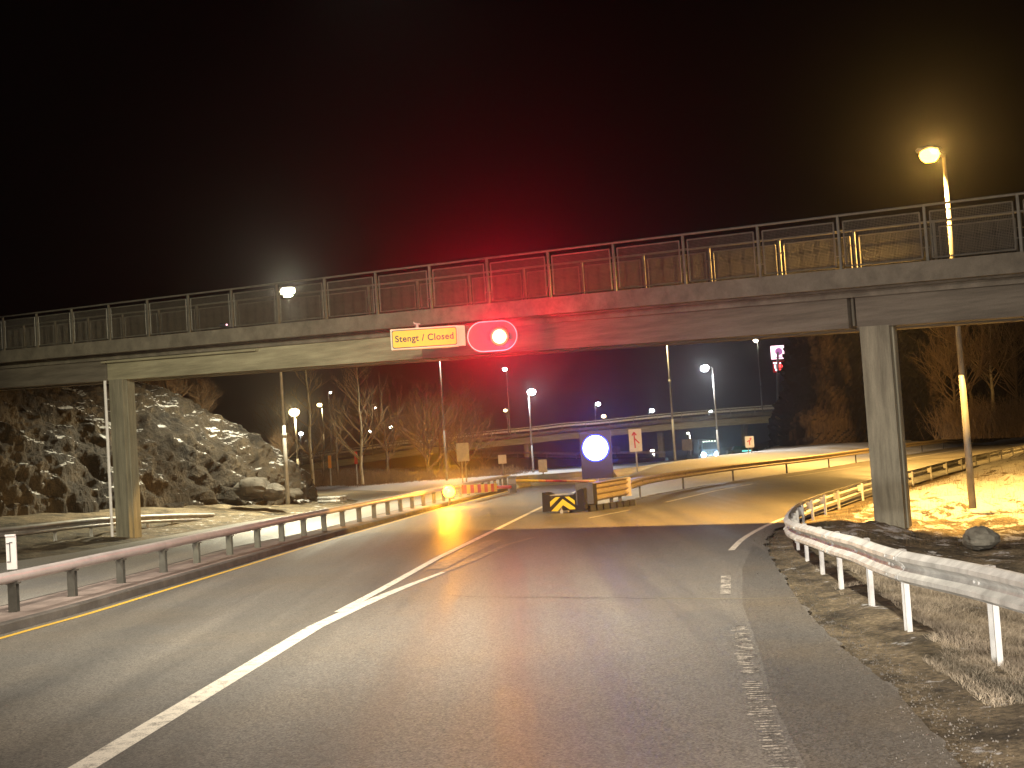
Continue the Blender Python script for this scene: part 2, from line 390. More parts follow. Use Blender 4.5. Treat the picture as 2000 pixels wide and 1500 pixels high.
# zones outside the asphalt
Z_RIGHT = np.vstack([P_EDGER, [[300, P_EDGER[-1][1] + 60], [300, -8]]])
Z_BANK = np.vstack([poly_arr(gore_l[::-1]), P_RAMPL[1:], [[300, P_RAMPL[-1][1] + 40], [300, 320], [gore_l[-1].x, 320]]])
Z_LEFT = np.vstack([P_LEDGE, [[-300, P_LEDGE[-1][1] + 10], [-300, -8]]])
def height(x, y):
    x = np.asarray(x, float); y = np.asarray(y, float)
    road = inside(PR, x, y) | inside(PL, x, y) | inside(PM, x, y)
    d = np.minimum(dist(PR, x, y), dist(PL, x, y)); d = np.where(road, 0, d)
    zr, zb, zl = inside(Z_RIGHT, x, y) & ~road, inside(Z_BANK, x, y) & ~road, inside(Z_LEFT, x, y) & ~road
    n1, n2 = fbm(x * .25, y * .25, 0, 4, 3), fbm(x * 1.3, y * 1.3, 0, 4, 9)
    h = np.full(x.shape, -.05) - 2.2 * sstep(112, 150, y) * (~zr) * (~zb)
    dd = np.minimum(d, 30)
    ridge = .10 * sstep(.2, .9, dd) * (1 - sstep(1.2, 2.5, dd))
    hr = -.04 + ridge * .4 - .45 * sstep(.8, 4, dd) + sstep(0, 5, dd) * (np.clip(y - 27, 0, 60) * .055) + sstep(.3, 2.5, dd) * (.26 * n1 + .22 * n2 + .20 * fbm(x * 2.4, y * 1.3, 0, 3, 21, True)) * (.22 + .78 * sstep(27, 33, y)) + .04 * n2 * sstep(.05, .4, dd)
    db = np.minimum(dist(P_RAMPL, x, y, False), 60)
    hb = -.04 + .80 * sstep(1, 9, db) * sstep(0, 2.5, dd) * (.35 + .65 * sstep(50, 75, y)) + sstep(.5, 3, db) * (.09 * n1 + .05 * n2) + sstep(10, 60, db) * .5 * sstep(.2, .26, x / np.maximum(y, 1)) - 2.2 * sstep(11, 30, db) * (1 - sstep(.165, .2, x / np.maximum(y, 1)))
    hl = -.04 + .85 * sstep(.3, 8, dd) * sstep(20, 50, y) + sstep(.2, 2, dd) * (.12 * n1 + .10 * n2)
    hf = -.05 + sstep(0, 3, d) * (.18 + .06 * n1) * (1 - sstep(112, 150, y)) - 2.2 * sstep(130, 170, y)
    h = np.where(zr, hr, np.where(zb, hb, np.where(zl, hl, np.where(road, h, hf))))
    sn = np.zeros(x.shape)
    sn = np.where(zr, np.where(y > 26.5, .40 + .25 * sstep(28, 36, y) + .12 * n1, .12) * sstep(.1, 1.2, d) + .0, sn)
    sn = np.where(zr & (y <= 26.5), .30 + .2 * n1 * sstep(1, 2, d), sn)
    sn = np.where(zb, .95 * sstep(.1, 1., d) * (1 - sstep(34, 50, d)), sn)
    sn = np.where(zl, .12 + .22 * sstep(34, 44, y) * (1 - sstep(2., 4.5, d)), sn)
    sn = np.where(~zr & ~zb & ~zl & ~road & (y > 60), .95 * (1 - sstep(30, 60, d)) * (y < 150), sn)
    return h, sn
def hz(x, y): return float(height(np.array([x]), np.array([y]))[0][0])

def axis(lo, hi, step, far_lo, far_hi):
    a = list(np.arange(lo, hi + 1e-6, step)); s = step; v = hi
    while v < far_hi: s *= 1.25; v += s; a.append(v)
    s = step; v = lo
    while v > far_lo: s *= 1.25; v -= s; a.insert(0, v)
    return np.array(a)
gx = np.concatenate([axis(-26, 2.4, .45, -420, 2)[:-1], axis(2.6, 9.2, .14, 2.5, 9.1)[1:-1], axis(9.4, 52, .4, 9.3, 420)])
gx = np.unique(np.round(gx, 3)); gy = np.concatenate([axis(-8, 8, .8, -60, 7.9)[:-1], np.arange(8, 30, .16), axis(30, 118, .4, 29.9, 520)])
gy = np.unique(np.round(gy, 3))
X, Y = np.meshgrid(gx, gy); Z, SN = height(X, Y)
me = bpy.data.meshes.new("ground"); nx, ny = len(gx), len(gy)
co = np.stack([X, Y, Z], -1).reshape(-1, 3)
ii = np.arange((ny - 1) * (nx - 1)); r, c = ii // (nx - 1), ii % (nx - 1); a0 = r * nx + c
fc = np.stack([a0, a0 + 1, a0 + nx + 1, a0 + nx], -1)
me.vertices.add(len(co)); me.vertices.foreach_set("co", co.ravel())
me.loops.add(fc.size); me.loops.foreach_set("vertex_index", fc.ravel())
me.polygons.add(len(fc)); me.polygons.foreach_set("loop_start", np.arange(len(fc)) * 4); me.polygons.foreach_set("loop_total", np.full(len(fc), 4))
me.update(); me.validate()
at = me.attributes.new("snow", 'FLOAT', 'POINT'); at.data.foreach_set("value", SN.ravel())
me.polygons.foreach_set("use_smooth", [True] * len(me.polygons)); me.materials.append(M_GROUND)
o = bpy.data.objects.new("ground", me); COL.objects.link(o); tag(o, "brown soil and grass with snow beside the road", None, None, "structure")

def sheet(name, poly, z, m, kind="structure", label=None, thick=0):
    b = MB(); P = [Vector((p.x, p.y, z)) for p in poly]
    tri = tessellate_polygon([P]); fs = []
    for t in tri:
        a, b_, c_ = [P[i] for i in t]
        fs.append(tuple(t) if (b_ - a).cross(c_ - a).z > 0 else tuple(t[::-1]))
    b.add(P, fs)
    return tag(b.build(name, m), label, None, None, kind)
sheet("main_road", road_poly, 0, M_ROAD, label="wet grey asphalt road forking into a ramp on the right")
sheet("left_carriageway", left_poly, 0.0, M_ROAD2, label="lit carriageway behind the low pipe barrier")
# median kerb strip
mb = MB(); K, Lm = kerb, med_l
kk = smooth_path(kerb, 4); ll = resample(smooth_path(med_l, 4), .5)
def offset(path, d, z=None):
    sd = sides(path); return [Vector((p.x + s.x * d, p.y + s.y * d, p.z if z is None else z)) for p, s in zip(path, sd)]
kin = offset(kk, -.12)
mb.sweep([(0, 0), (0, .12), (-.02, .14), (-.14, .14), (-.14, 0)], kk, sides(kk))
tag(mb.build("kerb", M_KERB), "dark kerb stones along the median strip", None, None, "structure")
sheet("median_strip", [Vector((p.x, p.y, 0)) for p in kin] + med_l[::-1], .10, M_MEDIAN, label="pinkish concrete median strip under the pipe barrier")
mb = MB(); lk = smooth_path(med_l, 4); mb.sweep([(0, 0), (0, .104), (.05, .104), (.05, 0)], lk, sides(lk))
tag(mb.build("kerb", M_KERB), "low kerb edge on the far side of the median strip", None, None, "structure")

def strip(path, w, z=.004):
    s = sides(path); v = []; f = []
    for p, q in zip(path, s):
        if isinstance(w, tuple): break
        v += [(p.x - q.x * w / 2, p.y - q.y * w / 2, z), (p.x + q.x * w / 2, p.y + q.y * w / 2, z)]
    if isinstance(w, tuple):
        v = []
        for i, (p, q) in enumerate(zip(path, s)):
            k = (w[0] + (w[1] - w[0]) * i / (len(path) - 1)) / 2; v += [(p.x - q.x * k, p.y - q.y * k, z), (p.x + q.x * k, p.y + q.y * k, z)]
    for i in range(len(path) - 1): f.append((2 * i, 2 * i + 1, 2 * i + 3, 2 * i + 2))
    return v, f
def marking(name, label, paths, m, z=.004):
    b = MB()
    for p, w in paths: b.add(*strip(p, w, z))
    return tag(b.build(name, m), label, None, None, "structure")
def gp(*pts): return [G(*p) for p in pts]
l1 = gp((491, 1300), (613, 1226), (697, 1186), (750, 1163)); l1 = [line_ext(l1[0], l1[1], 3.)] + l1
marking("lane_line", "thick white lane line running from the bottom left", [(l1[:-1], .225), (gp((697, 1186), (750, 1163), (802, 1142), (860, 1120), (920, 1097)), (.225, .06))], M_WHITE)
marking("gore_line", "white line overlapping the lane line towards the crash cushion", [(gp((662, 1196), (750, 1149), (855, 1090), (960, 1039), (1051, 994)), .15), (gp((1051, 994), (1140, 953)), .14)], M_WHITE, .008)
marking("gore_line", "smudged worn paint patch beside the gore line", [(gp((851, 1112), (905, 1083), (965, 1055)), .38), (gp((862, 1118), (925, 1094), (985, 1066), (1040, 1050)), .16)], worn_paint("smudged_paint", (.36, .31, .23), .36, .62), .006)
random.seed(3)
rl = resample([line_ext(G(1530, 1500), G(1480, 1370), 6.)] + gp((1530, 1500), (1480, 1370), (1452, 1260), (1432, 1170), (1420, 1110)), .085)
b = MB(); sd = sides(rl)
for i, p in enumerate(rl):
    if (p.y < 14.5 and random.random() < .86) and not (11.0 < p.y < 11.35):
        w = random.uniform(.12, .2); L = random.uniform(.03, .055); q = sd[i]; off = random.uniform(-.03, .03)
        cx = p + q * off; t = Vector((-q.y, q.x, 0)); j = random.uniform(-.01, .01)
        b.add([cx - q * w / 2 - t * L / 2, cx + q * w / 2 - t * (L / 2 + j), cx + q * w / 2 + t * L / 2, cx - q * w / 2 + t * (L / 2 + j)], [(0, 1, 2, 3)])
b.v = [(x, y, .004) for x, y, z in b.v]
tag(b.build("rumble_line", M_WORN), "broken worn white rumble edge line on the right", None, None, "structure")
er = gp((1417, 1160), (1418, 1125), (1428, 1075), (1452, 1052), (1490, 1030), (1530, 1013), (1600, 988), (1700, 955), (1800, 928), (1900, 903))
marking("edge_line", "white edge line curving right along the ramp", [(smooth_path(er[2:], 5), .12)], M_WHITE)
marking("edge_line", "short worn white dashes below the shadow edge on the right", [(er[:2], .14)], M_WORN)
marking("edge_line", "thin white edge line on the far side of the ramp", [(gp((1150, 1012), (1230, 996)), .08), (gp((1300, 981), (1400, 958), (1470, 945)), .12), (gp((1535, 932), (1592, 924), (1680, 911)), .12), (gp((1760, 898), (1900, 875)), .12)], M_WHITE)
marking("median_line", "yellow line beside the near kerb of the median", [(offset(kk, .22), .11)], M_YELLOW)
marking("median_line", "yellow line on the far side of the median", [(offset(lk, -.18), .11)], M_YELLOW)
marking("road_joint", "thin paving joint across the right lane", [(gp((1290, 1169), (1420, 1170), (1560, 1168)), .05)], mat("pale_joint", (.22, .19, .13), .8))
marking("road_joint", "dark sealed paving joint across the left lane", [(gp((905, 1012), (1040, 1006)), .10)], mat("bitumen_joint", (.03, .03, .03), .5))
b = MB(); b.add([Vector((p.x, p.y, .002)) for p in edge_smooth[:7]] + [Vector((p.x, p.y, .002)) for p in reversed([line_ext(G(1560, 1500), G(1510, 1370), -8.)] + gp((1575, 1500), (1510, 1370), (1480, 1260), (1450, 1180), (1450, 1110), (1470, 1065)))], [])
P = [Vector(v) for v in b.v]
sheet("shoulder", P, .002, M_SHOULDER, label="brown tinged asphalt shoulder beside the rumble line")
# gravel washed along the asphalt edge
random.seed(5); b = MB()
eds = resample(edge_smooth[:9], .02)
for p, q in zip(eds, sides(eds)):
    for _ in range(3):
        d = random.gauss(.10, .20); r = random.uniform(.003, .009) * (1.8 if random.random() < .05 else 1)
        c = p + q * d; c.z = max(hz(c.x, c.y), 0) + r * .4 if d > 0 else r * .4
        if c.y < 5: continue
        n = 4; a = random.random() * 6
        b.add([c + Vector((r * math.cos(a + k * 1.57) * random.uniform(.7, 1.3), r * math.sin(a + k * 1.57), -r * .5)) for k in range(4)] + [c + Vector((0, 0, r))], [(0, 1, 4), (1, 2, 4), (2, 3, 4), (3, 0, 4)])
tag(b.build("gravel", mat("gravel_stones", (.085, .075, .062), .8, 0, .5, 9)), "loose gravel along the broken asphalt edge", "gravel", None, "stuff")

random.seed(44)
def crack(pts, w, seed):
    P = resample(smooth_path(pts, 4), .12); n = fbm(np.arange(len(P)) * .35, 0 * np.arange(len(P)), 0, 3, seed); sd = sides(P)
    return [p + q * float(.09 * k) for p, q, k in zip(P, sd, n)], w
marking("road_joint", "old patch edge seam across the middle lane", [crack(gp((880, 1165), (1060, 1167), (1290, 1169)), .022, 12)], mat("seam_line", (.05, .045, .04), .7), .0045)

# ------------------------------------------------------------------ dry grass beside the near guard rail
random.seed(8)
def grass(name, label, n, area, hmin, hmax, m, dens=None, lean=.7):
    b = MB(); pts = []
    while len(pts) < n:
        x = random.uniform(area[0], area[1]); y = random.uniform(area[2], area[3]); pts.append((x, y))
    A = np.array(pts); h, s = height(A[:, 0], A[:, 1]); zr = inside(Z_RIGHT, A[:, 0], A[:, 1]); d = dist(P_EDGER, A[:, 0], A[:, 1], False)
    cl = fbm(A[:, 0] * .9, A[:, 1] * .9, 0, 3, 31)
    for (x, y), z, ok, dd, c in zip(pts, h, zr, d, cl):
        if not ok or dd < .55 or c < -.55 + .5 * (dd < 1.0): continue
        hh = random.uniform(hmin, hmax); a = random.random() * 6.28; w = .0014 + hh * .011
        dx, dy = math.cos(a) * w, math.sin(a) * w; l = random.uniform(.1, lean) * hh; la = random.random() * 6.28
        lx, ly = math.cos(la) * l, math.sin(la) * l
        b.add([(x - dx, y - dy, z - .01), (x + dx, y + dy, z - .01), (x + lx * .4 + dx * .6, y + ly * .4 + dy * .6, z + hh * .6), (x + lx * .4 - dx * .6, y + ly * .4 - dy * .6, z + hh * .6), (x + lx, y + ly, z + hh * .85)], [(0, 1, 2, 3), (3, 2, 4)])
    return tag(b.build(name, m), label, "grass", None, "stuff")
grass("dry_grass", "flattened dry grass behind the near guard rail", 190000, (3.2, 8.8, 8.5, 20), .02, .085, M_GRASS, lean=2.4)
grass("dry_grass", "sparse brown grass tufts poking out of the orange lit snow", 9000, (6, 22, 25, 46), .06, .24, mat("brown_grass", (.16, .11, .05), .8, 0, .4, 1.5), lean=.8)
# stones on the right verge
random.seed(12)
def boulder(name, label, c, r, m, seed, parent=None, flat=.7):
    b = MB(); n, k = 26, 16; vs = []; fs = []
    for i in range(k + 1):
        th = math.pi * i / k
        for j in range(n):
            ph = 2 * math.pi * j / n; d = Vector((math.sin(th) * math.cos(ph), math.sin(th) * math.sin(ph), math.cos(th) * flat))
            q = 1 + .42 * float(fbm(d.x * 1.1 + seed, d.y * 1.1, d.z * 1.1, 4, seed)) + .16 * float(fbm(d.x * 2.4, d.y * 2.4, d.z * 2.4 + seed, 2, seed, True)); vs.append(Vector(c) + d * r * q)
    for i in range(k):
        for j in range(n): fs.append((i * n + j, i * n + (j + 1) % n, (i + 1) * n + (j + 1) % n, (i + 1) * n + j))
    b.add(vs, fs); return b.build(name, m, parent, False)
M_STONE = mat("grey_stone", (.16, .15, .12), .85, 0, .45, 4, .5, 12)
p = D(1915, 1052, 25.5); o = boulder("boulder", "", p, .30, M_STONE, 4); tag(o, "grey boulder on the bank right of the bridge pillar", "boulder")

# ------------------------------------------------------------------ guard rails
W_PROF = [(0, .44), (.02, .447), (.078, .485), (.078, .525), (.02, .565), (.004, .595), (.02, .625), (.078, .665), (.078, .705), (.02, .743), (0, .75)]
def closed(prof, t=.012): return prof + [(a - t, z) for a, z in reversed(prof)]
def w_rail(name, label, path, flip, m, mp, step, group=None, post_off=-.14, z0=None, end_drop=False, dz=0., zf=None):
    """flip=+1: waves face the right of travel"""
    path = resample(path, .5)
    zz = [0 if z0 is None else z0 for p in path]
    path = [Vector((p.x, p.y, z + dz)) for p, z in zip(path, zz)]
    if end_drop:
        for i, p in enumerate(path):
            k = len(path) - 1 - i
            if k < 22: p.z -= .42 * (1 - k / 22) ** 1.5
    sd = sides(path, flip)
    if zf: path = [p + Vector((0, 0, zf(p.y))) for p in path]
    root = thing(name, label, "guard rail", path[0]); root.location = path[0]
    b = MB(); b.sweep(closed(W_PROF), path, sd); b.build("beam", m, root, False)
    if zf:
        for i in range(5, min(len(path) - 3, 70), 8):
            b = MB(); b.sweep(closed([(a + .006, z) for a, z in W_PROF], .014), [path[i].lerp(path[i + 1], .1), path[i + 1].lerp(path[i], .1)], [sd[i], sd[i + 1]])
            for zz_ in (.505, .595, .685):
                for t_ in (.2, .8): b.lathe([(.014, 0), (.014, .012)], path[i].lerp(path[i + 1], t_) + sd[i] * (.085 if zz_ != .595 else .012) + Vector((0, 0, zz_)), 7, sd[i].to_track_quat('Z', 'Y').to_matrix())
            b.build("splice", m, root)
    n = int(round(step / .5))
    for i in range(n // 2, len(path), n):
        if zf and path[i].y > 33 and (i // n) % 2: continue
        p, q = path[i], sd[i]; t = Vector((-q.y, q.x, 0)); c = p + q * post_off
        rot = Matrix((t, q, Vector((0, 0, 1)))).transposed()
        gz = min(hz(c.x, c.y), 0) - .15; top = .73 + p.z
        pb = MB(); hgt = top - gz
        pb.box(c + Vector((0, 0, gz - p.z + hgt / 2 + (p.z - 0) * 0)) if False else Vector((c.x, c.y, gz + hgt / 2 + dz)), (.10, .008, hgt), rot)
        for s in (-1, 1): pb.box(Vector((c.x, c.y, gz + hgt / 2 + dz)) + t * (.054 * s) + q * .022, (.008, .052, hgt), rot)
        pb.box(Vector((c.x, c.y, p.z + .60)) + q * .085, (.09, .12, .16), rot)
        for s in (-1, 1):
            pb.lathe([(.016, 0), (.016, .014)], Vector((c.x, c.y, p.z + .595)) + q * (-post_off + .006) + t * (.05 * s), 8, (q.to_track_quat('Z', 'Y')).to_matrix())
        pb.build("post", mp, root)
    return root
near = gp((1955, 1313), (1762, 1243), (1682, 1187), (1632, 1155), (1595, 1123), (1565, 1098), (1545, 1073), (1545, 1048), (1565, 1022), (1605, 1002), (1656, 983), (1700, 967), (1781, 945), (1861, 921), (1946, 899), (2060, 872))
near = [Vector((near[0].x + .12, 2.05, 0)), Vector((near[0].x + .05, 7, 0))] + near
npth = smooth_path(near, 6)
npth = [p - q * .0 for p, q in zip(npth, sides(npth, -1))]
w_rail("guard_rail", "pale steel guard rail curving round the near right verge and ramp", npth, -1, M_GALV, M_GALV, 2, zf=lambda y: .10 - .38 * float(sstep(12, 27, y)))
gp2 = gp((1232, 981), (1264, 969), (1308, 959), (1405, 942), (1502, 928), (1600, 915), (1695, 899), (1787, 884), (1880, 871))
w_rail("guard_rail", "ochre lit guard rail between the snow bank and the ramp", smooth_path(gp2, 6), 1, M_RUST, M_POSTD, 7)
gp3 = gp((-150, 1098), (0, 1081), (63, 1073), (118, 1065), (173, 1057), (218, 1050), (262, 1043), (350, 1029), (425, 1017))
w_rail("guard_rail", "low dull guard rail in front of the snowy rock, sinking at its end", smooth_path(gp3, 4), 1, M_GALV_D, M_GALV, 2, end_drop=True)
# three wave transition beam next to the crash cushion
tb = gp((1150, 999), (1232, 981)); tb = resample(tb, .5); root = thing("transition_barrier", "ochre three wave barrier beam joined to the crash cushion", "guard rail", tb[0])
b = MB(); pr = []
for i in range(3):
    z = .27 + i * .19; pr += [(0, z), (.02, z + .02), (.085, z + .055), (.085, z + .10), (.02, z + .15)]
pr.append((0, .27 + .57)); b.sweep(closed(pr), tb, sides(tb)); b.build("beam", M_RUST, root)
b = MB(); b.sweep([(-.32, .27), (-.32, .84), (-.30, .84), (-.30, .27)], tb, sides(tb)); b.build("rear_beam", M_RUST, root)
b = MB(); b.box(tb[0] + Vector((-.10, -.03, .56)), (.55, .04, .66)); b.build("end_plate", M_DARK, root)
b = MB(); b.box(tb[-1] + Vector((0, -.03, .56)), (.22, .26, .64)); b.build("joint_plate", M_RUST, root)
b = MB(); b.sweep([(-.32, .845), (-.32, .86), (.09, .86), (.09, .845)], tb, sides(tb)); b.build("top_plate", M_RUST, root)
for i in (2, 6, len(tb) - 2):
    if i < len(tb):
        b = MB(); b.box(tb[i] + sides(tb)[i] * -.15 + Vector((0, 0, .33)), (.12, .14, 1.0)); b.build("post", M_POSTD, root)

# small rail end stub beyond the rock
st = [D(622, 972, 66), D(655, 971, 64), D(674, 969, 66)]
st = [Vector((p.x, p.y, p.z - .70)) for p in st]
root = thing("guard_rail", "short curved guard rail end where the side road joins", "guard rail", st[0])
b = MB(); pth = smooth_path(st, 4); b.sweep(closed(W_PROF), pth, sides(pth, 1)); b.build("beam", M_GALV, root)
for p in (pth[1], pth[-2]): b = MB(); b.box(p + Vector((0, 0, .2)), (.1, .1, 1.0)); b.build("post", M_GALV_D, root)

# pipe barrier on the median
base = [(a + b_) / 2 for a, b_ in zip(resample(kk, 1.0), resample(kk, 1.0))]
pipe_base = gp((95, 1190), (209, 1158), (306, 1132), (382, 1110), (447, 1093), (503, 1078), (592, 1054), (700, 1026), (800, 1000), (880, 980), (994, 951))
pipe_base = extend(pipe_base[0], pipe_base[2])[2:] + pipe_base
pp = smooth_path(pipe_base, 5); pp = [Vector((p.x, p.y, .10)) for p in pp]
root = thing("pipe_barrier", "low median barrier with a round top pipe on close steel posts", "barrier", pp[0])
b = MB(); circ_z = .53; circ = [(.088 * math.cos(t * math.pi / 8), circ_z + .088 * math.sin(t * math.pi / 8)) for t in range(16)]
b.sweep(circ, pp, sides(pp)); b.build("pipe", M_PIPE, root, True)
start = pp[0]
allp = resample(pp, 2.0); sp = sides(allp)
# line the posts up with the first one seen at the left
for p, q in list(zip(allp, sp))[:100]:
    t = Vector((-q.y, q.x, 0)); rot = Matrix((q, t, Vector((0, 0, 1)))).transposed(); b = MB()
    b.box(p + Vector((0, 0, .205)), (.012, .09, .43), rot)
    for s in (-1, 1): b.box(p + t * (.048 * s) + Vector((0, 0, .205)), (.13, .012, .43), rot)
    b.box(p + Vector((0, 0, .435)), (.20, .11, .025), rot)
    b.build("post", M_POSTD, root)
# delineator on the barrier
p = D(24, 1112, 22.2); root = thing("delineator_post", "white delineator with a black outlined panel on the pipe barrier", "delineator", p)
b = MB(); b.box(p + Vector((0, 0, .28)), (.17, .03, .56)); b.box(p + Vector((-.01, 0, .575)), (.17, .05, .03)); b.build("plate", M_SIGNW, root)
b = MB()
for cx, cz, w, h in ((-.05, .13, .05, .012), (-.05, .44, .05, .012), (-.02, .285, .012, .32), (.0, .455, .05, .012)): b.box(p + Vector((cx, -.018, cz)), (w, .006, h))
b.build("black_outline", M_INK, root)
b = MB(); b.box(p + Vector((0, .02, -.03)), (.1, .12, .06)); b.build("bracket", M_POSTD, root)

# ------------------------------------------------------------------ footbridge
E1 = Vector((.8266, -.5628, 0)); N1 = Vector((.5628, .8266, 0))
O1 = Vector((-13.03, 42.48, 0)); SLOPE = -.0377; ZR = 6.48
def bz(s): return ZR + SLOPE * s
def bp(s, n, dz): p = O1 + E1 * s + N1 * n; return Vector((p.x, p.y, bz(s) + dz))
def s_at(px, py, n):
    r = ray(px, py); o = Vector((0, 0, CZ)); pl = O1 + N1 * n
    t = (pl - o).dot(N1) / r.dot(N1); q = o + r * t; return (q - pl).dot(E1), q.z
BR = thing("footbridge", "concrete footbridge with mesh railings crossing above the road", "footbridge", (0, 35, 0))
rotb = Matrix((E1 + Vector((0, 0, SLOPE)), N1, Vector((0, 0, 1)))).transposed()
def bbox(b, s0, s1, n0, n1, z0, z1):
    vs = [bp(s, n, z) for z in (z0, z1) for s, n in ((s0, n0), (s1, n0), (s1, n1), (s0, n1))]
    b.add(vs, [(3, 2, 1, 0), (4, 5, 6, 7), (0, 1, 5, 4), (1, 2, 6, 5), (2, 3, 7, 6), (3, 0, 4, 7)])
S0, S1 = -19., 42.
sR, zR = s_at(1680, 648, .45); sL, zL = s_at(213, 738, .45)
print("pier s", sR, zR - bz(sR), sL, zL - bz(sL))
GB_R = zR - bz(sR); GB_L = zL - bz(sL); GB = (GB_R + GB_L) / 2
b = MB(); bbox(b, S0, S1, -.06, 2.66, -.36, -.06); b.build("deck", M_CONC, BR)
b = MB(); bbox(b, S0, S1, -.12, .16, -.42, .0); b.build("edge_beam", M_CONC, BR)
b = MB(); bbox(b, S0, S1, 2.44, 2.72, -.42, .0); b.build("edge_beam", M_CONC, BR)
b = MB(); bbox(b, S0, S1, .22, 2.38, -.46, -.36); bbox(b, S0, S1, .36, 2.24, -.60, -.46); b.build("deck_haunch", M_CONC, BR)
segs = [(S0, sL - .18, M_CONC_R), (sL - .06, s_at(824, 690, .45)[0], M_CONC_L), (s_at(824, 690, .45)[0] + .01, sR - .25, M_CONC_R), (sR - .06, S1, M_CONC_R)]  # pale stretch, then darker: brightness step put into the concrete colour
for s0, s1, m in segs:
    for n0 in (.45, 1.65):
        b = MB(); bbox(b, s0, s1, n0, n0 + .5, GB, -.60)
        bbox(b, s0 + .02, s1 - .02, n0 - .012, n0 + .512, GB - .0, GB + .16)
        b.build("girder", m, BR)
for s in (sL - .12, sR - .15):
    b = MB(); bbox(b, s - .025, s + .025, .50, 2.1, GB + .05, -.60); b.build("joint_web", M_CONC, BR)
# light conduit ledge under the left part of the deck
sa, _ = s_at(200, 676, .40); sb, _ = s_at(502, 668, .40)
b = MB(); bbox(b, sa, sb, .30, .44, -.70, -.64); b.build("conduit", M_CONC_L, BR)
def pier(s, gz, m):
    b = MB(); vs = []
    for z, k in ((gz, 1.0), (None, 1.0)):
        for ds, n in ((0, .42), (.66, .42), (.66, .92), (0, .92)):
            q = bp(s + ds, n, GB + .02)
            if z is not None: q.z = z
            vs.append(q)
    b.add(vs, [(3, 2, 1, 0), (4, 5, 6, 7), (0, 1, 5, 4), (1, 2, 6, 5), (2, 3, 7, 6), (3, 0, 4, 7)])
    for n in (.60,):
        q0 = bp(s + .675, n, GB + .02); q1 = q0.copy(); q1.z = gz
        b.tube(q1, q0, .03, n=6)
    return b.build("pier", m, BR)
def clone(ob): c = ob.copy(); COL.objects.link(c); return c
pr_ = pier(sR, -1.0, M_PIER); pl_ = pier(sL + .02, -.4, M_PIER)
b = MB(); q0 = bp(sL - .16, .40, GB); b.tube((q0.x, q0.y, -.2), q0, .05, n=8); b.build("drain_pipe", M_SIGNW, BR)
# bearings
for s in (sL + .33, sR + .33):
    b = MB(); bbox(b, s - .3, s + .3, .5, .9, GB - .03, GB + .03); b.build("bearing", M_DARK, BR)
# railings: hand rail, posts, framed wire panels
for n0, phase in ((.02, 0.), (2.58, -.55)):
    rail = MB()
    for z, r in ((1.20, .03),):
        rail.tube(bp(S0, n0, z), bp(S1, n0, z), r, n=8)
    ro = rail.build("railing", M_FENCE, BR)
    lo = -9 ; hi = 21
    for i in range(lo, hi + 1):
        s = 1.9 * i + phase
        b = MB(); q = bp(s, n0, -.12); b.box(bp(s, n0, .52), (.055, .055, 1.32), Matrix((E1, N1, Vector((0, 0, 1)))).transposed()); b.build("post", M_FENCE, ro)
        if i == hi: continue
        a, c = s + .11, s + 1.9 - .11; b = MB()
        for z in (.07, 1.06): b.tube(bp(a, n0, z), bp(c, n0, z), .018, n=5)
        for q in (a, c): b.tube(bp(q, n0, .07), bp(q, n0, 1.06), .018, n=5)
        for q in (.3, .85):
            b.tube(bp(s, n0, q), bp(a, n0, q), .012, n=4); b.tube(bp(c, n0, q), bp(s + 1.9, n0, q), .012, n=4)
        nv = 52; nh = 30
        for k in range(1, nv): x = a + (c - a) * k / nv; b.tube(bp(x, n0 + .004, .07), bp(x, n0 + .004, 1.06), .0036, n=3, caps=False)
        for k in range(1, nh): z = .07 + .99 * k / nh; b.tube(bp(a, n0 - .004, z), bp(c, n0 - .004, z), .0036, n=3, caps=False)
        b.build("mesh_panel", M_FENCE, ro)

# ------------------------------------------------------------------ things mounted on the bridge
def text_mesh(body, size, m, parent, loc, rot, name="lettering", sx=1., ext=.002):
    cu = bpy.data.curves.new(name, 'FONT'); cu.body = body; cu.size = size; cu.extrude = ext; cu.align_x = 'CENTER'; cu.align_y = 'CENTER'; cu.space_character = 1.08
    cu.offset = size * .022
    t = bpy.data.objects.new(name, cu); COL.objects.link(t); bpy.context.view_layer.update()
    me = bpy.data.meshes.new_from_object(t.evaluated_get(bpy.context.evaluated_depsgraph_get())); bpy.data.objects.remove(t)
    me.transform(Matrix.Diagonal((sx, 1, 1, 1))); me.materials.clear(); me.materials.append(m)
    o = bpy.data.objects.new(name, me); COL.objects.link(o); o.parent = parent; o.location = Vector(loc); o.rotation_euler = rot
    return o
def rrect(w, h, r, n=5):
    pts = []
    for cx, cy, a0 in ((w / 2 - r, h / 2 - r, 0), (-w / 2 + r, h / 2 - r, 90), (-w / 2 + r, -h / 2 + r, 180), (w / 2 - r, -h / 2 + r, 270)):
        for k in range(n + 1):
            a = math.radians(a0 + 90 * k / n); pts.append((cx + r * math.cos(a), cy + r * math.sin(a)))
    return pts
XA, ZA = Vector((1, 0, 0)), Vector((0, 0, 1))
dS = 32.4
c = D(829, 659.5, dS); ww = 133 / F * dS; hh = 41 / F * dS
sg = thing("traffic_sign", "yellow Stengt / Closed sign board hung on the bridge girder", "sign", (c.x, c.y, c.z))
sg.rotation_euler = (0, 0, 0)
b = MB(); b.prism(rrect(ww, hh, .02), XA, ZA, c + Vector((0, .02, 0)), -.22); b.build("case", M_BOX, sg)
b = MB(); b.prism(rrect(ww * .955, hh * .86, .05), XA, ZA, c + Vector((0, .018, 0)), .012); b.build("border", M_INK, sg)
b = MB(); b.prism(rrect(ww * .935, hh * .79, .045), XA, ZA, c + Vector((0, .006, 0)), .006); b.build("face", M_YPLATE, sg)
text_mesh("Stengt / Closed", .228, M_INK, sg, (0, -.002, 0), (math.pi / 2, 0, 0), sx=.95)
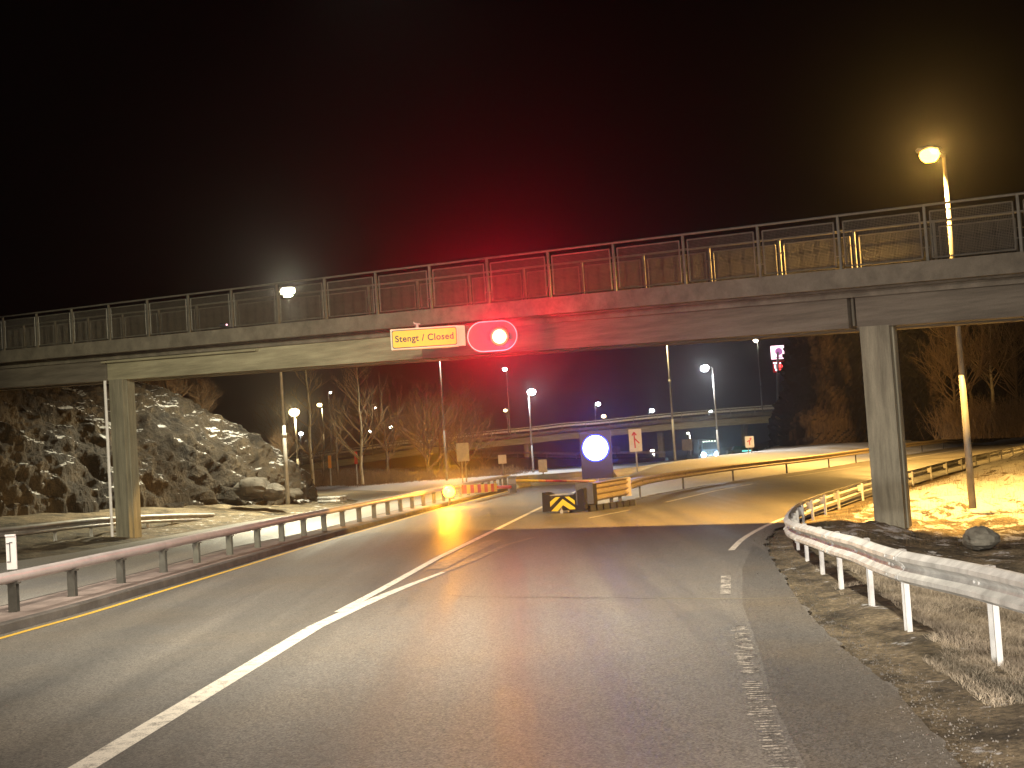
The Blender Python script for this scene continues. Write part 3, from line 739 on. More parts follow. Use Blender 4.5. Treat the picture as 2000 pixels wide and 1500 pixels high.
b = MB(); q = c + Vector((-.17, .1, hh / 2)); b.tube(q, q + Vector((0, 0, .09)), .05, .03); b.tube(q + Vector((-.08, 0, .12)), q + Vector((.08, 0, .10)), .018); b.tube(q + Vector((0, 0, .07)), q + Vector((-.09, 0, .16)), .012); b.build("fitting", M_GALV, sg)
b = MB()
for dx in (-.5, .5): b.box(c + Vector((dx, .45, .05)), (.06, .5, .06))
b.build("bracket", M_GALV_D, sg)
# cream side case right of the board
b = MB(); cc = D(901, 655, dS + .15); b.prism(rrect(.19, hh * .98, .02), XA, ZA, cc, -.15); b.build("side_case", M_BOX, sg)
# traffic signal
c = D(961.5, 656.5, 32.2); k = 32.2 / F; w2, h2 = 98 * k, 60 * k
ts = thing("traffic_signal", "oval two lamp signal on the bridge showing a bright red light", "traffic light", c)
outer = rrect(w2, h2, h2 / 2 - .001, 12); inner = rrect(w2 - .05, h2 - .05, h2 / 2 - .026, 12)
b = MB(); b.prism(outer, XA, ZA, c + Vector((0, .02, 0)), .02); b.build("border", M_SIGNW, ts)
b = MB(); b.prism(inner, XA, ZA, c + Vector((0, .0, 0)), .006); b.build("backing_board", M_DARK, ts)
b = MB()
for dx in (-.35, .35): b.box(c + Vector((dx, .35, .05)), (.06, .6, .06))
b.build("bracket", M_GALV_D, ts)
rotY = Matrix.Rotation(math.pi / 2, 3, 'X')
for dx, lit in ((14 * k, True),):
    q = c + Vector((dx, -.006, -.03))
    b = MB(); n = 20; R0 = .235      # visor
    for i in range(n):
        a0 = math.radians(-20 + 220 * i / n); a1 = math.radians(-20 + 220 * (i + 1) / n)
        for rr in (R0, R0 + .01):
            b.add([q + Vector((math.cos(a0) * rr, 0, math.sin(a0) * rr)), q + Vector((math.cos(a1) * rr, 0, math.sin(a1) * rr)), q + Vector((math.cos(a1) * rr, -.2, math.sin(a1) * rr)), q + Vector((math.cos(a0) * rr, -.2, math.sin(a0) * rr))], [(0, 1, 2, 3)])
    hd = b.build("visor", M_DARK, ts)
    b = MB(); b.lathe([(.19, 0), (.225 if lit else .2, .03), (.17, .075), (.08, .10), (.01, .105)], q, 28, rotY)
    if lit:
        b.build("red_lens", emit("red_signal_lens", (1, .035, .018), 9), hd, True)
        b = MB(); b.lathe([(.165, .078), (.12, .108), (.01, .12)], q, 24, rotY); b.build("lamp_core", emit("signal_core", (1, .62, .22), 14), hd, True)
    else: b.build("dark_lens", mat("dark_lens", (.012, .006, .006), .35, 0, 0, spec=.2), hd, True)
    if lit: lamp("signal_light", 'POINT', q + Vector((0, -.45, 0)), 420, (1, .006, .025), None, .12)
    if lit: lamp("signal_beam", 'SPOT', q + Vector((0, -.14, 0)), 9500, (1, .004, .03), (0, 0, 4.2), .15, 20, 1.0)  # narrow beam added towards the camera for the red glow in the haze
# camera on the fascia
p = D(452, 640, 39.6)
cm = thing("traffic_camera", "small dark traffic camera on the bridge edge left of the sign", "camera", p)
b = MB(); b.lathe([(.05, -.20), (.13, -.16), (.15, -.02), (.12, .06), (.05, .09)], p + Vector((.12, -.22, -.08)), 14); b.build("dome", M_DARK, cm, True)
b = MB(); b.tube(p + Vector((-.30, -.2, .08)), p + Vector((.05, -.2, .05)), .055); b.build("housing", M_DARK, cm)
b = MB(); b.tube(p + Vector((0, .5, 0)), p + Vector((.02, -.22, .0)), .03); b.build("bracket", M_DARK, cm)
b = MB(); b.lathe([(.03, 0), (.025, .03)], p + Vector((-.08, -.27, .07)), 10, rotY); b.build("indicator", emit("pink_indicator", (1, .5, .6), 2), cm)

# ------------------------------------------------------------------ street lamps
LENS = {}
M_POLE = mat('lamp_pole_steel', (.22, .21, .19), .6, .1, .25, 3)
def street_lamp(label, head, basep, d, col=WHITE, side=None, power=0, strength=25, pr=.075, hs=1., zbase=None, group="street lamps", d2=None, shape='flat', collar=None, arm=None, angle=150, glow=0, aim=None):
    """head, basep are photo pixels of lamp head and pole foot; d its distance"""
    B = D(*basep, d); H = D(*head, d2 or d)
    if side is None: side = 1 if H.x > B.x else -1
    top = Vector((B.x, B.y, H.z + (.0 if shape != 'flat' else -.05)))
    root = thing("street_lamp", label, "street lamp", B, 0, group)
    b = MB(); b.tube(B - Vector((0, 0, .3)), B.lerp(top, .35), pr * 1.25, pr * 1.05); b.tube(B.lerp(top, .35), top, pr * .95, pr * .6)
    if collar:
        q = B.lerp(top, collar); b.tube(q - Vector((0, 0, .1)), q + Vector((0, 0, .1)), pr * 1.5, pr * 1.4)
    b.build("pole", M_POLE, root, True)
    a = arm if arm is not None else max(.25, abs(H.x - B.x))
    b = MB(); e = top + Vector((side * a * .6, 0, .10)); b.tube(top - Vector((0, 0, .05)), e, pr * .6, pr * .5); b.build("arm", M_GALV_D, root, True)
    h = top + Vector((side * a, 0, .10)); hh_ = min(hs, 1.2)
    b = MB(); b.lathe([(.02, -.26 * hh_), (.10 * hh_, -.22 * hh_), (.13 * hh_, -.05 * hh_), (.12 * hh_, .10 * hh_), (.06 * hh_, .24 * hh_), (.02, .26 * hh_)], h + Vector((0, .04, .05)), 12, Matrix.Rotation(math.pi / 2, 3, 'Y') @ Matrix.Diagonal((.5, 1, 1)))
    hd = b.build("lamp_head", M_GALV_D, root, True)
    key = (col, strength)
    if key not in LENS: LENS[key] = emit("lamp_lens", (1, .48, .05) if col == SODIUM else col, strength)
    b = MB(); prof = [(.005, -.17), (.09, -.15), (.145, -.08), (.165, .0), (.145, .07), (.08, .12), (.005, .13)]
    b.lathe([(r * hs, z * hs) for r, z in prof], h + Vector((0, 0, -.06 * hs)), 14, Matrix.Diagonal((1.25, 1.1, 1))); b.build("lens", LENS[key], hd, True)
    if power: lamp("lamp_or_fill_light", 'SPOT', h + Vector((0, 0, -.30 * hs)), power, col, aim or h + Vector((0, 0, -5)), .12, angle, .5)
    if glow: lamp("lamp_glow", 'SPOT', h + Vector((0, -.30, -.05 * hs)), glow, col, (0, 0, 3), .1, 30, 1.0)  # added spot facing the camera, makes the halo round this lamp
    return root
street_lamp("tall sodium street lamp glowing orange above the right of the bridge", (1815, 300), (1898, 968), 31.4, SODIUM, -1, 27000, 14, hs=1.2, collar=.52, glow=1200, angle=126, aim=(7.5, 37, 0), group="street lamps along the roads")
street_lamp("street lamp shining white through the bridge railing", (562, 567), (562, 972), 56, (1, .93, .66), 1, 19000, 90, hs=1.5, collar=.3, glow=600, group="street lamps along the roads")
street_lamp("street lamp whose head hides behind the yellow sign board", (878, 655), (873, 940), 98, WHITE, 1, 5000, 20, group="street lamps along the roads")
street_lamp("tall lamp post just right of the arrow sign, head behind the girder", (1282, 640), (1320, 915), 92, WARM, -1, 5000, 20, collar=.62, group="street lamps along the roads")
street_lamp("assumed sodium street lamp placed unseen behind the right bridge pillar", (1712, 585), (1744, 890), 76, SODIUM, -1, 21000, 10, angle=160, group="street lamps along the roads")  # no lamp seen here, assumed for the orange ramp light; pole put behind pillar
street_lamp("assumed sodium street lamp along the far end of the ramp, out of frame", (2150, 560), (2180, 868), 80, SODIUM, -1, 9000, 30, group="street lamps along the roads")  # not seen either, assumed lamp adding sodium light further up the ramp
street_lamp("white street lamp above the blue lit panel", (1038, 764), (1042, 926), 108, (.9, .95, 1), 1, 2000, 60, hs=1.7, glow=500, group="street lamps along the roads")
street_lamp("bright cool street lamp with its head turned left over the truck", (1386, 717), (1405, 905), 100, (.92, .96, 1), -1, 4500, 60, angle=172, hs=1.6, glow=800, arm=.6, group="street lamps along the roads")
street_lamp("bright yellow street lamp above the rock edge", (577, 803), (584, 945), 84, WARM, -1, 3500, 9, hs=1.7, glow=1100, group="street lamps along the roads", arm=.05)
street_lamp("warm lamp between the birch trunks", (624, 790), (634, 880), 150, WARM, -1, 1500, 9, hs=1.5, group="street lamps along the roads")
street_lamp("small hooked lamp above the birch trees", (645, 767), (648, 880), 160, WHITE, 1, 0, 30, hs=.7, group="street lamps along the roads")
street_lamp("bluish globe lamp low behind the yellow lamp", (588, 846), (590, 905), 160, COOL, 1, 0, 30, hs=1.4, group="street lamps along the roads", arm=.05)
street_lamp("tiny lamp high between the birches and the reddish tree", (734, 796), (739, 850), 230, WHITE, -1, 0, 30, hs=.9, group="street lamps along the roads")
street_lamp("small lamp peeping through the bare birch", (723, 842), (728, 885), 200, WHITE, -1, 0, 30, hs=1.1, group="street lamps along the roads")
street_lamp("small hooked lamp right of the bare birch", (766, 833), (770, 885), 190, WHITE, -1, 0, 30, hs=1.3, group="street lamps along the roads")
street_lamp("faint lamp with a crooked post behind the dark trunk", (655, 829), (660, 895), 200, WARM, -1, 0, 6, hs=.7, group="street lamps along the roads")
street_lamp("lamp tall on the far overpass below the red signal", (990, 720), (997, 846), 216, (1, .85, .7), -1, 0, 40, hs=1.8, group="street lamps along the roads")
street_lamp("short pale lamp beside the thin red tinted pole", (987, 801), (993, 846), 216, WARM, -1, 0, 12, hs=1.5, group="street lamps along the roads")
street_lamp("white lamp on the overpass directly above the blue lit panel", (1168, 788), (1164, 826), 218, (.9, .95, 1), 1, 0, 60, hs=1.9, group="street lamps along the roads")
street_lamp("cream lamp on the overpass between two white ones", (1179, 812), (1185, 822), 225, WARM, -1, 0, 12, hs=1.9, group="street lamps along the roads")
street_lamp("cool lamp on the overpass between the arrow sign and the tall post", (1273, 801), (1269, 818), 218, COOL, 1, 0, 60, hs=1.9, group="street lamps along the roads")
street_lamp("cool lamp on the overpass under the large turned lamp", (1388, 804), (1385, 812), 218, COOL, 1, 0, 40, hs=1.5, group="street lamps along the roads")
street_lamp("tall lamp on the overpass left of the fuel sign", (1480, 664), (1489, 800), 200, (1, .95, .75), -1, 0, 60, hs=1.6, group="street lamps along the roads")

street_lamp("low white lamp below the overpass near the arrow sign", (1276, 880), (1279, 905), 185, WHITE, -1, 5000, 30, hs=1.3, group="street lamps along the roads")
street_lamp("small white lamp under the overpass left of the truck", (1347, 846), (1350, 890), 214, WHITE, -1, 2500, 30, hs=1.0, group="street lamps along the roads")
lamp("lamp_or_fill_light", 'SPOT', D(1080, 790, 190), 13000, WARM, D(1100, 850, 219), .2, 150, .6)  # added fill with no lamp of its own, brightens the overpass side
lamp("cliff_fill_light", 'SPOT', D(1722, 585, 76) + Vector((0, .5, 0)), 26000, SODIUM, D(1610, 800, 122), .15, 50, .8)  # added spot to brighten the cliff, not a separate lamp
# ------------------------------------------------------------------ far overpass
def overpass():
    root = thing("overpass", "distant curved concrete road overpass with steel rails on round columns", "overpass", (0, 220, 0))
    px = [(560, 893, 225), (614, 885, 224), (700, 873, 223), (790, 860, 222), (951, 842, 220), (1033, 834, 219), (1100, 826, 218), (1167, 821, 217), (1273, 810, 215), (1400, 799, 212), (1525, 790, 208), (1620, 783, 205)]
    top = smooth_path([D(*p) for p in px], 5); sd = sides(top, 1)
    def sw(prof, name, m, pth=top, s=sd): b = MB(); b.sweep(prof, pth, s); b.build(name, m, root)
    sw([(-8, -1.25), (-8, -1.0), (.05, -1.0), (.05, -1.45), (-.25, -1.5), (-.5, -1.65), (-7.5, -1.65)], "deck", M_CONC)
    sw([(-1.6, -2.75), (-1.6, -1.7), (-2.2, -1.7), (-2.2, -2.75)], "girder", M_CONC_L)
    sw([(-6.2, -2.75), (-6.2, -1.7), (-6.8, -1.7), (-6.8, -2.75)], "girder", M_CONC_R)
    for z0, z1 in ((-.12, 0), (-.62, -.35)): sw([(-.05, z0), (-.05, z1), (-.17, z1), (-.17, z0)], "guard_rail", M_GALV)
    for z0, z1 in ((-.45, -.15),): sw([(-7.6, z0), (-7.6, z1), (-7.7, z1), (-7.7, z0)], "guard_rail", M_GALV)
    ps = resample(top, 4.0)
    for p in ps[:60]: b = MB(); b.box(p + Vector((0, .1, -.55)), (.14, .14, 1.0)); b.build("post", M_GALV_D, root)
    for pxx, pyt, pyb in ((1029, 868, 927), (1453, 826, 880), (870, 880, 930), (1290, 850, 905)):
        A_, B__ = D(pxx, pyt, 222), D(pxx, pyb, 222); b = MB(); b.tube(Vector((A_.x, 222, B__.z - 1)), Vector((A_.x, 222, A_.z + .5)), .6, n=16); b.build("column", M_PIER, root, True)
    return root
overpass()
# lower road rail and embankment under the overpass
lp = [D(900, 884, 175), D(1030, 882, 172), D(1127, 884, 170), D(1220, 882, 168), D(1300, 881, 167)]
lp = smooth_path(lp, 3); root = thing("guard_rail", "thin distant guard rail on the dark embankment under the overpass", "guard rail", lp[0])
b = MB(); b.sweep([(0, -.3), (0, 0), (.06, 0), (.06, -.3)], lp, sides(lp)); b.build("beam", M_GALV_D, root)
for p in resample(lp, 4)[:40]: b = MB(); b.box(p + Vector((0, .1, -.4)), (.12, .12, .8)); b.build("post", M_GALV_D, root)
b = MB(); b.sweep([(.5, -3.8), (.3, -.9), (-6, -.9), (-9, -3.8)], [Vector((p.x, p.y + 1, p.z)) for p in lp], sides(lp))
tag(b.build("embankment", mat("dark_soil", (.05, .04, .03), .9, 0, .5, .6, .6, 3)), "dark soil embankment below the overpass", None, None, "structure")

# ------------------------------------------------------------------ concrete barriers and booms
def jersey(label, pts, h, m=M_CONC_L, name="concrete_barrier"):
    pth = smooth_path(pts, 4); b = MB(); prof = [(-.3, 0), (-.28, .1), (-.12, .32), (-.09, h), (.09, h), (.12, .32), (.28, .1), (.3, 0)]
    b.sweep(prof, pth, sides(pth)); return tag(b.build(name, m), label, "barrier")
jersey("pale concrete barrier behind the closed yellow and red boom", gp((1004, 954), (1030, 950), (1090, 946), (1150, 940), (1190, 931)), .62)
jersey("long low concrete barrier with a bright top left of the truck", gp((1196, 932), (1245, 925), (1310, 914), (1375, 905)), .45)
rc = random.Random(2)
pv = G(1001, 960); pv.z = 0
bm_ = thing("boom_barrier", "closed yellow and red barrier arm across the main road", "boom barrier", pv)
b = MB(); b.box(pv + Vector((0, 0, .35)), (.45, .45, .7), taper=.85); b.box(pv + Vector((0, -.02, .74)), (.5, .5, .07)); b.build("motor_cabinet", mat("grey_cabinet", (.12, .11, .11), .5), bm_)
q0 = pv + Vector((.1, -.1, .55)); q1 = D(1163, 940, 71); L = (q1 - q0)
cuts = [0, .28, .36, .62, .9, 1.0]; cols = [M_YEL, M_ORANGE, M_RED, M_ORANGE, M_YEL]
b = MB()
for i in range(5): b.tube(q0 + L * cuts[i], q0 + L * cuts[i + 1], .065, .065, 8, True, i)
b.build("arm", cols, bm_)
pw = G(905, 975)
bs = thing("boom_barrier", "barrier arm with upright red and yellow striped panel over the median", "boom barrier", pv + Vector((0, 0, .5)))
a0 = D(903, 956, 54.5); a1 = D(970, 952, 61); a2 = D(998, 951, 64); b = MB(); n = 10
for i in range(n):
    s, e = a0.lerp(a1, i / n), a0.lerp(a1, (i + 1) / n); dd = (e - s).normalized(); rt = Matrix((dd, Vector((-dd.y, dd.x, 0)).normalized(), ZA)).transposed()
    b.box((s + e) / 2, ((e - s).length, .05, .36), rt, mi=i % 2)
b.build("striped_panel", [M_RED, M_YEL], bs)
b = MB(); b.tube(a1, a2, .08); b.build("arm", M_RED, bs)
b = MB(); b.box(a2 + Vector((.1, 0, -.15)), (.35, .35, .6)); b.build("hinge_box", M_DARK, bs)
# amber beacon
p = D(877, 960, 51)
bc = thing("warning_beacon", "glowing amber warning beacon on the median barrier", "beacon", p)
b = MB(); b.lathe([(.04, -.02), (.23, .0), (.24, .05), (.18, .14), (.02, .2)], p, 20, rotY); b.build("lens", emit("amber_lens", (1, .40, .03), 13), bc, True)
b = MB(); b.lathe([(.25, -.0), (.26, -.12), (.12, -.2)], p + Vector((0, .01, 0)), 18, rotY); b.build("housing", M_DARK, bc)
b = MB(); b.tube((p.x, p.y + .1, .1), p + Vector((0, .1, -.1)), .04); b.build("stand", M_DARK, bc)
lamp("beacon_light", 'POINT', p + Vector((0, -.4, .1)), 600, (1, .40, .02), None, .15)
lamp("beacon_beam", 'SPOT', p + Vector((0, -.30, 0)), 5200, (1, .36, .01), (0, 0, 3.0), .15, 24, 1.0)  # added camera-facing beam, gives the beacon its amber halo

# ------------------------------------------------------------------ blue lit panel
p = D(1167, 948, 64); c = D(1165, 888, 64); k = 64 / F
bl = thing("light_panel", "tall black panel with a large glowing blue white disc", "light sign", Vector((p.x, p.y, 0)))
b = MB(); b.prism(rrect(61 * k, 93 * k, .03), XA, ZA, c, -.25); b.build("case", mat("navy_black_case", (.004, .004, .006), .4), bl)
cc = D(1163, 875, 64 - .02)
b = MB(); b.lathe([(24.5 * k, 0), (24 * k, .03), (.01, .035)], cc, 40, rotY); b.build("disc", emit("blue_white_disc", (.62, .75, 1), 9), bl, False)
b = MB(); ring = [(25.2 * k, 0), (26.5 * k, .0), (26.5 * k, .05), (25.2 * k, .05)]; b.lathe([(25.0 * k, -.01), (27 * k, -.01), (27 * k, .012), (25.0 * k, .012)], cc, 40, rotY); b.build("blue_ring", emit("blue_ring_glow", (.02, .06, .9), .9), bl)
b = MB(); b.tube(Vector((p.x, p.y + .15, -.2)), Vector((c.x, c.y + .15, c.z)), .07); b.build("post", M_GALV, bl)
lamp("panel_light", 'POINT', cc + Vector((0, -.35, 0)), 150, (.02, .06, 1), None, .3)
lamp("panel_beam", 'SPOT', cc + Vector((0, -.10, 0)), 1700, (.02, .06, 1), (0, 0, 5.0), .3, 13, 1.0)  # extra beam added at the camera so the disc gets a blue halo

# ------------------------------------------------------------------ signs
def post_sign(label, c, w, h, d, basep, m, name="road_sign", two=False, deco=None, mp=M_GALV_D):
    C_ = D(*c, d); k = d / F; W_, H_ = w * k, h * k; B = D(*basep, d)
    root = thing(name, label, "sign", Vector((C_.x, d, B.z)))
    b = MB(); b.prism(rrect(W_, H_, .04 * min(W_, 1)), XA, ZA, C_, -.03); b.build("plate", m, root)
    for dx in ((-.12, .12) if two else (0,)):
        b = MB(); b.tube(Vector((C_.x + dx, d + .07, B.z - .5)), Vector((C_.x + dx, d + .07, C_.z + H_ * .48)), .045, n=8); b.build("post", mp, root)
    if deco: deco(root, C_, W_, H_)
    return root
PINK = mat("pink_red_arrow", (.80, .08, .14), .5, 0, 0)
def arrow(flip, sx=1):
    def f(root, C_, W_, H_):
        b = MB(); y = Vector((0, -.012, 0)); t = W_ * .05
        def seg(a, e):
            a, e = C_ + Vector((a[0] * W_, 0, a[1] * H_)) + y, C_ + Vector((e[0] * W_, 0, e[1] * H_)) + y; dd = (e - a); L = dd.length; dd.normalize(); q = Vector((-dd.z, 0, dd.x)) * t
            b.add([a - q, e - q, e + q, a + q], [(0, 1, 2, 3)]); b.add([p_ + Vector((0, .008, 0)) for p_ in (a - q, e - q, e + q, a + q)], [(3, 2, 1, 0)])
        seg((-.05, -.34), (-.08 * sx, .34)); seg((.30 * flip, -.14), (-.06, .08))
        seg((-.24, .22), (-.08, .36)); seg((.10, .22), (-.08, .36))
        b.build("arrow", PINK, root)
    return f
post_sign("white sign with a pink merging arrow standing right of the lit disc", (1241, 860), 25, 44, 70, (1246, 942), M_SIGNW, deco=arrow(1), mp=M_GALV)
def arrow2(root, C_, W_, H_):
    b = MB(); t = W_ * .05
    for a, e in (((0, -.3), (-.02, .05)), ((-.02, .05), (.22, .32)), ((-.28, .02), (0, .14)), ((.22, .32), (.02, .30))):
        a, e = C_ + Vector((a[0] * W_, -.012, a[1] * H_)), C_ + Vector((e[0] * W_, -.012, e[1] * H_)); dd = (e - a).normalized(); q = Vector((-dd.z, 0, dd.x)) * t
        b.add([a - q, e - q, e + q, a + q], [(0, 1, 2, 3)])
    b.build("arrow", PINK, root)
post_sign("small white sign with a slanting pink arrow beside the cliff foot", (1464, 863), 17, 22, 95, (1464, 893), M_SIGNW, two=True, deco=arrow2)
post_sign("plain olive backed sign on twin posts behind the striped boom", (904, 883), 24, 36, 82, (907, 950), M_SIGNB, two=True)
post_sign("small pale sign on a thin post behind the boom pivot", (981, 897), 16, 17, 80, (984, 950), M_SIGNW)
post_sign("small olive sign poking up behind the concrete barrier", (1060, 910), 17, 25, 84, (1062, 945), M_SIGNB)
post_sign("dark backed sign in front of the far bank left of the truck", (1342, 869), 20, 22, 120, (1343, 900), mat("dim_sign_back", (.16, .14, .11), .6), mp=M_POSTD)
post_sign("dim sign board on the embankment between disc and arrow sign", (1204, 878), 14, 12, 168, (1205, 890), mat("dim_sign_back", (.14, .10, .12), .6), mp=M_POSTD)
# orange marker posts among the birches
for c, bb, l in (((644, 902), (646, 941), "orange marker post left of the bare birch"), ((695, 894), (697, 938), "red orange marker post touching the bare birch trunk")):
    A_ = D(c[0], c[1], 98); B__ = D(bb[0], bb[1], 98); r = thing("marker_post", l, "marker post", Vector((A_.x, 98, B__.z)))
    b = MB(); b.tube(Vector((A_.x, 98.05, B__.z - .3)), Vector((A_.x, 98.05, A_.z)), .05); b.build("post", M_GALV, r)
    b = MB(); b.box(A_, (.24, .06, .95)); b.build("panel", M_ORANGE if c[0] == 644 else M_RED, r)

# fuel price pylon
d = 190; k = d / F; p = D(1520, 860, d)
fs = thing("fuel_sign", "lit pink and white fuel price pylon beside the cliff", "sign", p)
c = D(1519, 688, d); b = MB(); b.prism(rrect(25 * k, 26 * k, .1), XA, ZA, c, -.4); b.build("logo_panel", emit("pink_white_panel", (1, .62, .72), 3.2), fs)
b = MB(); b.lathe([(.55, 0), (.55, .04)], c + Vector((.15, 0, .1)), 20, rotY); b.box(c + Vector((.2, -.03, -.75)), (1.1, .04, .16)); b.box(c + Vector((-.7, -.03, .3)), (.12, .04, .7)); b.build("emblem", emit("violet_emblem", (.55, .18, .45), 1.0), fs)
c2 = D(1522, 716, d); b = MB(); b.prism(rrect(23 * k, 22 * k, .1), XA, ZA, c2, -.4); b.build("price_panel", mat("dark_red_panel", (.25, .01, .01), .4, var=0, emis=(1, .02, .03), estr=.35), fs)
b = MB()
for dx, dz, w, h in ((-.5, .55, .7, .16), (.35, .5, .5, .16)): b.box(c2 + Vector((dx, -.03, dz)), (w, .04, h))
for dx, dz, w, h in ((-.62, .05, .18, .5), (-.35, -.45, .5, .2)): b.box(c2 + Vector((dx, -.03, dz)), (w, .04, h))
b.build("white_digits", emit("white_digits", (.85, .92, 1), 4), fs)
b = MB()
for dx in (.1, .55): b.box(c2 + Vector((dx, -.03, .1)), (.3, .04, .5)); b.box(c2 + Vector((dx, -.03, -.45)), (.28, .04, .14))
b.build("red_digits", emit("red_digits", (1, .06, .05), 4), fs)
b = MB(); b.tube(p, c, .18); b.build("pole", M_SIGNW, fs)

# ------------------------------------------------------------------ crash cushion
Ld, Rd = G(1060, 1003), G(1143, 1000)
c = (Ld + Rd) / 2; wd = (Rd - Ld).length; ax = (Rd - Ld).normalized(); bk = Vector((-ax.y, ax.x, 0))
if bk.y < 0: bk = -bk
cu = thing("crash_cushion", "black crash cushion with a yellow chevron plate at the lane split", "crash cushion", c)
b = MB()
prof = [(-wd / 2, .05), (-wd / 2 + .02, .66), (-wd / 2 + .14, .62), (-wd / 2 + .32, .52), (wd / 2 - .40, .54), (wd / 2 - .22, .68), (wd / 2 - .05, .74), (wd / 2, .70), (wd / 2, .06)]
b.prism(prof, ax, ZA, c, -.5)
b.build("nose", M_BLACK, cu)
b = MB(); b.prism([(-wd * .38, .54), (wd * .28, .56), (wd * .28, .585), (-wd * .38, .565)], ax, ZA, c + bk * .08, -.6); b.build("top_bar", M_GALV, cu)
b = MB()     # right wing seen beside the nose
w0 = c + ax * (wd / 2); q = bk
b.add([w0 + Vector((0, 0, .06)), w0 + q * .7 + ax * .10 + Vector((0, 0, .12)), w0 + q * .7 + ax * .10 + Vector((0, 0, .84)), w0 + Vector((0, 0, .72))], [(0, 1, 2, 3)])
b.add([w0 - ax * .3 + Vector((0, 0, .06)) + q * .5, w0 - ax * .3 + q * .7 + Vector((0, 0, .12)), w0 - ax * .3 + q * .7 + Vector((0, 0, .84)), w0 - ax * .3 + q * .5 + Vector((0, 0, .72))], [(3, 2, 1, 0)])
b.add([w0 + Vector((0, 0, .72)), w0 + q * .7 + ax * .1 + Vector((0, 0, .84)), w0 - ax * .3 + q * .7 + Vector((0, 0, .84)), w0 - ax * .3 + q * .5 + Vector((0, 0, .72))], [(0, 1, 2, 3)])
b.build("wing", M_BLACK, cu)
b = MB()     # rubber ribs along the ground
for i in range(7):
    z = w0 + bk * (.2 + i * .42) + ax * (.14 + i * .03); b.box(z + Vector((0, 0, .09)), (.20, .16, .2), Matrix.Rotation(.5, 3, 'Z'))
b.build("ribs", M_BLACK, cu)
b = MB(); fx = c - bk * .012 + ax * (-.02)
def chev(pts): b.prism(pts, ax, ZA, fx, .006)
s = wd / 1.45
chev([(-.42 * s, .08), (-.26 * s, .08), (.02 * s, .30), (.26 * s, .08), (.42 * s, .12), (.40 * s, .16), (.02 * s, .46)] if False else [(-.40 * s, .06), (-.17 * s, .06), (.02 * s, .24), (.24 * s, .10), (.42 * s, .10), (.42 * s, .15), (.02 * s, .43)])
chev([(-.42 * s, .20), (-.06 * s, .50), (-.22 * s, .50), (-.42 * s, .36)])
chev([(.42 * s, .25), (.42 * s, .37), (.24 * s, .50), (.09 * s, .50)])
b.build("chevron_plate", M_CHEV, cu)
b = MB(); q = c - bk * .15; b.box(q + Vector((0, 0, .05)), (.10, .3, .10)); b.tube(q + ax * -.2 + Vector((0, 0, .03)), q + ax * .25 + Vector((0, -.1, .05)), .035); b.tube(q + Vector((0, 0, .05)), q + Vector((0, 0, .17)), .03); b.build("anchor", M_GALV_D, cu)

# ------------------------------------------------------------------ truck
d = 185; k = d / F; p = D(1388, 898, d); h0 = p.z
tr = thing("truck", "white truck with bluish headlights coming round the far bend", "truck", p)
b = MB(); b.box(p + Vector((0, 1.2, 1.55)), (2.3, 2.2, 2.1), taper=.93); b.box(p + Vector((0, 1.1, .6)), (2.4, 2.4, .5)); b.build("cab", mat("truck_paint", (.16, .20, .26), .35), tr)
b = MB(); b.box(p + Vector((0, 5.5, 1.9)), (2.45, 6, 2.2)); b.build("cargo_box", mat("truck_box_grey", (.12, .13, .15), .6), tr)
b = MB(); b.prism([(-1.02, 0), (1.02, 0), (.92, .9), (-.92, .9)], XA, ZA, p + Vector((0, .06, 1.5)), .03); b.build("windscreen", M_GLASS, tr)
b = MB(); b.box(p + Vector((0, .05, 1.05)), (1.4, .05, .5)); b.build("grille", M_DARK, tr)
for sx in (-1, 1):
    b = MB(); b.lathe([(.34, 0), (.3, .06), (.01, .09)], p + Vector((sx * .95, -.12, .75)), 14, rotY); b.build("headlight", emit("truck_headlight", (.55, .85, 1), 60), tr)
    b = MB(); b.box(p + Vector((sx * 1.35, .2, 1.9)), (.2, .1, .5)); b.build("mirror", M_DARK, tr)
    b = MB(); b.tube(p + Vector((sx * 1.0, 1.2, .4)), p + Vector((sx * 1.2, 1.2, .4)), .45, n=16); b.build("wheel", M_BLACK, tr)
b = MB()
for i in range(5): b.box(p + Vector((-.8 + i * .4, .0, 2.62)), (.22, .06, .1))
b.build("roof_lights", emit("truck_roof_light", (.85, .95, .8), 5), tr)
lamp("headlight_beam", 'SPOT', p + Vector((0, -.4, .8)), 2500, (.6, .85, 1), p + Vector((-6, -40, -.5)), .3, 110, .6)
# sedan like teal glow further right
p = D(1450, 888, 160); cr = thing("parked_car", "dim car with a teal glint behind the slanting arrow sign", "car", p)
b = MB(); b.box(p + Vector((0, 0, .35)), (3.8, 1.7, .6), taper=.96); b.box(p + Vector((-.2, 0, .85)), (2.1, 1.5, .45), taper=.75); b.build("body", mat("teal_paint", (.05, .22, .22), .3), cr)
for sx in (-1.2, 1.2): b = MB(); b.tube(p + Vector((sx, -.9, .05)), p + Vector((sx, -.7, .05)), .32, n=14); b.build("wheel", M_BLACK, cr)
b = MB(); b.box(p + Vector((0.4, -.87, .45)), (1.1, .02, .12)); b.build("light_strip", emit("teal_light", (.2, .9, .8), 2.0), cr)

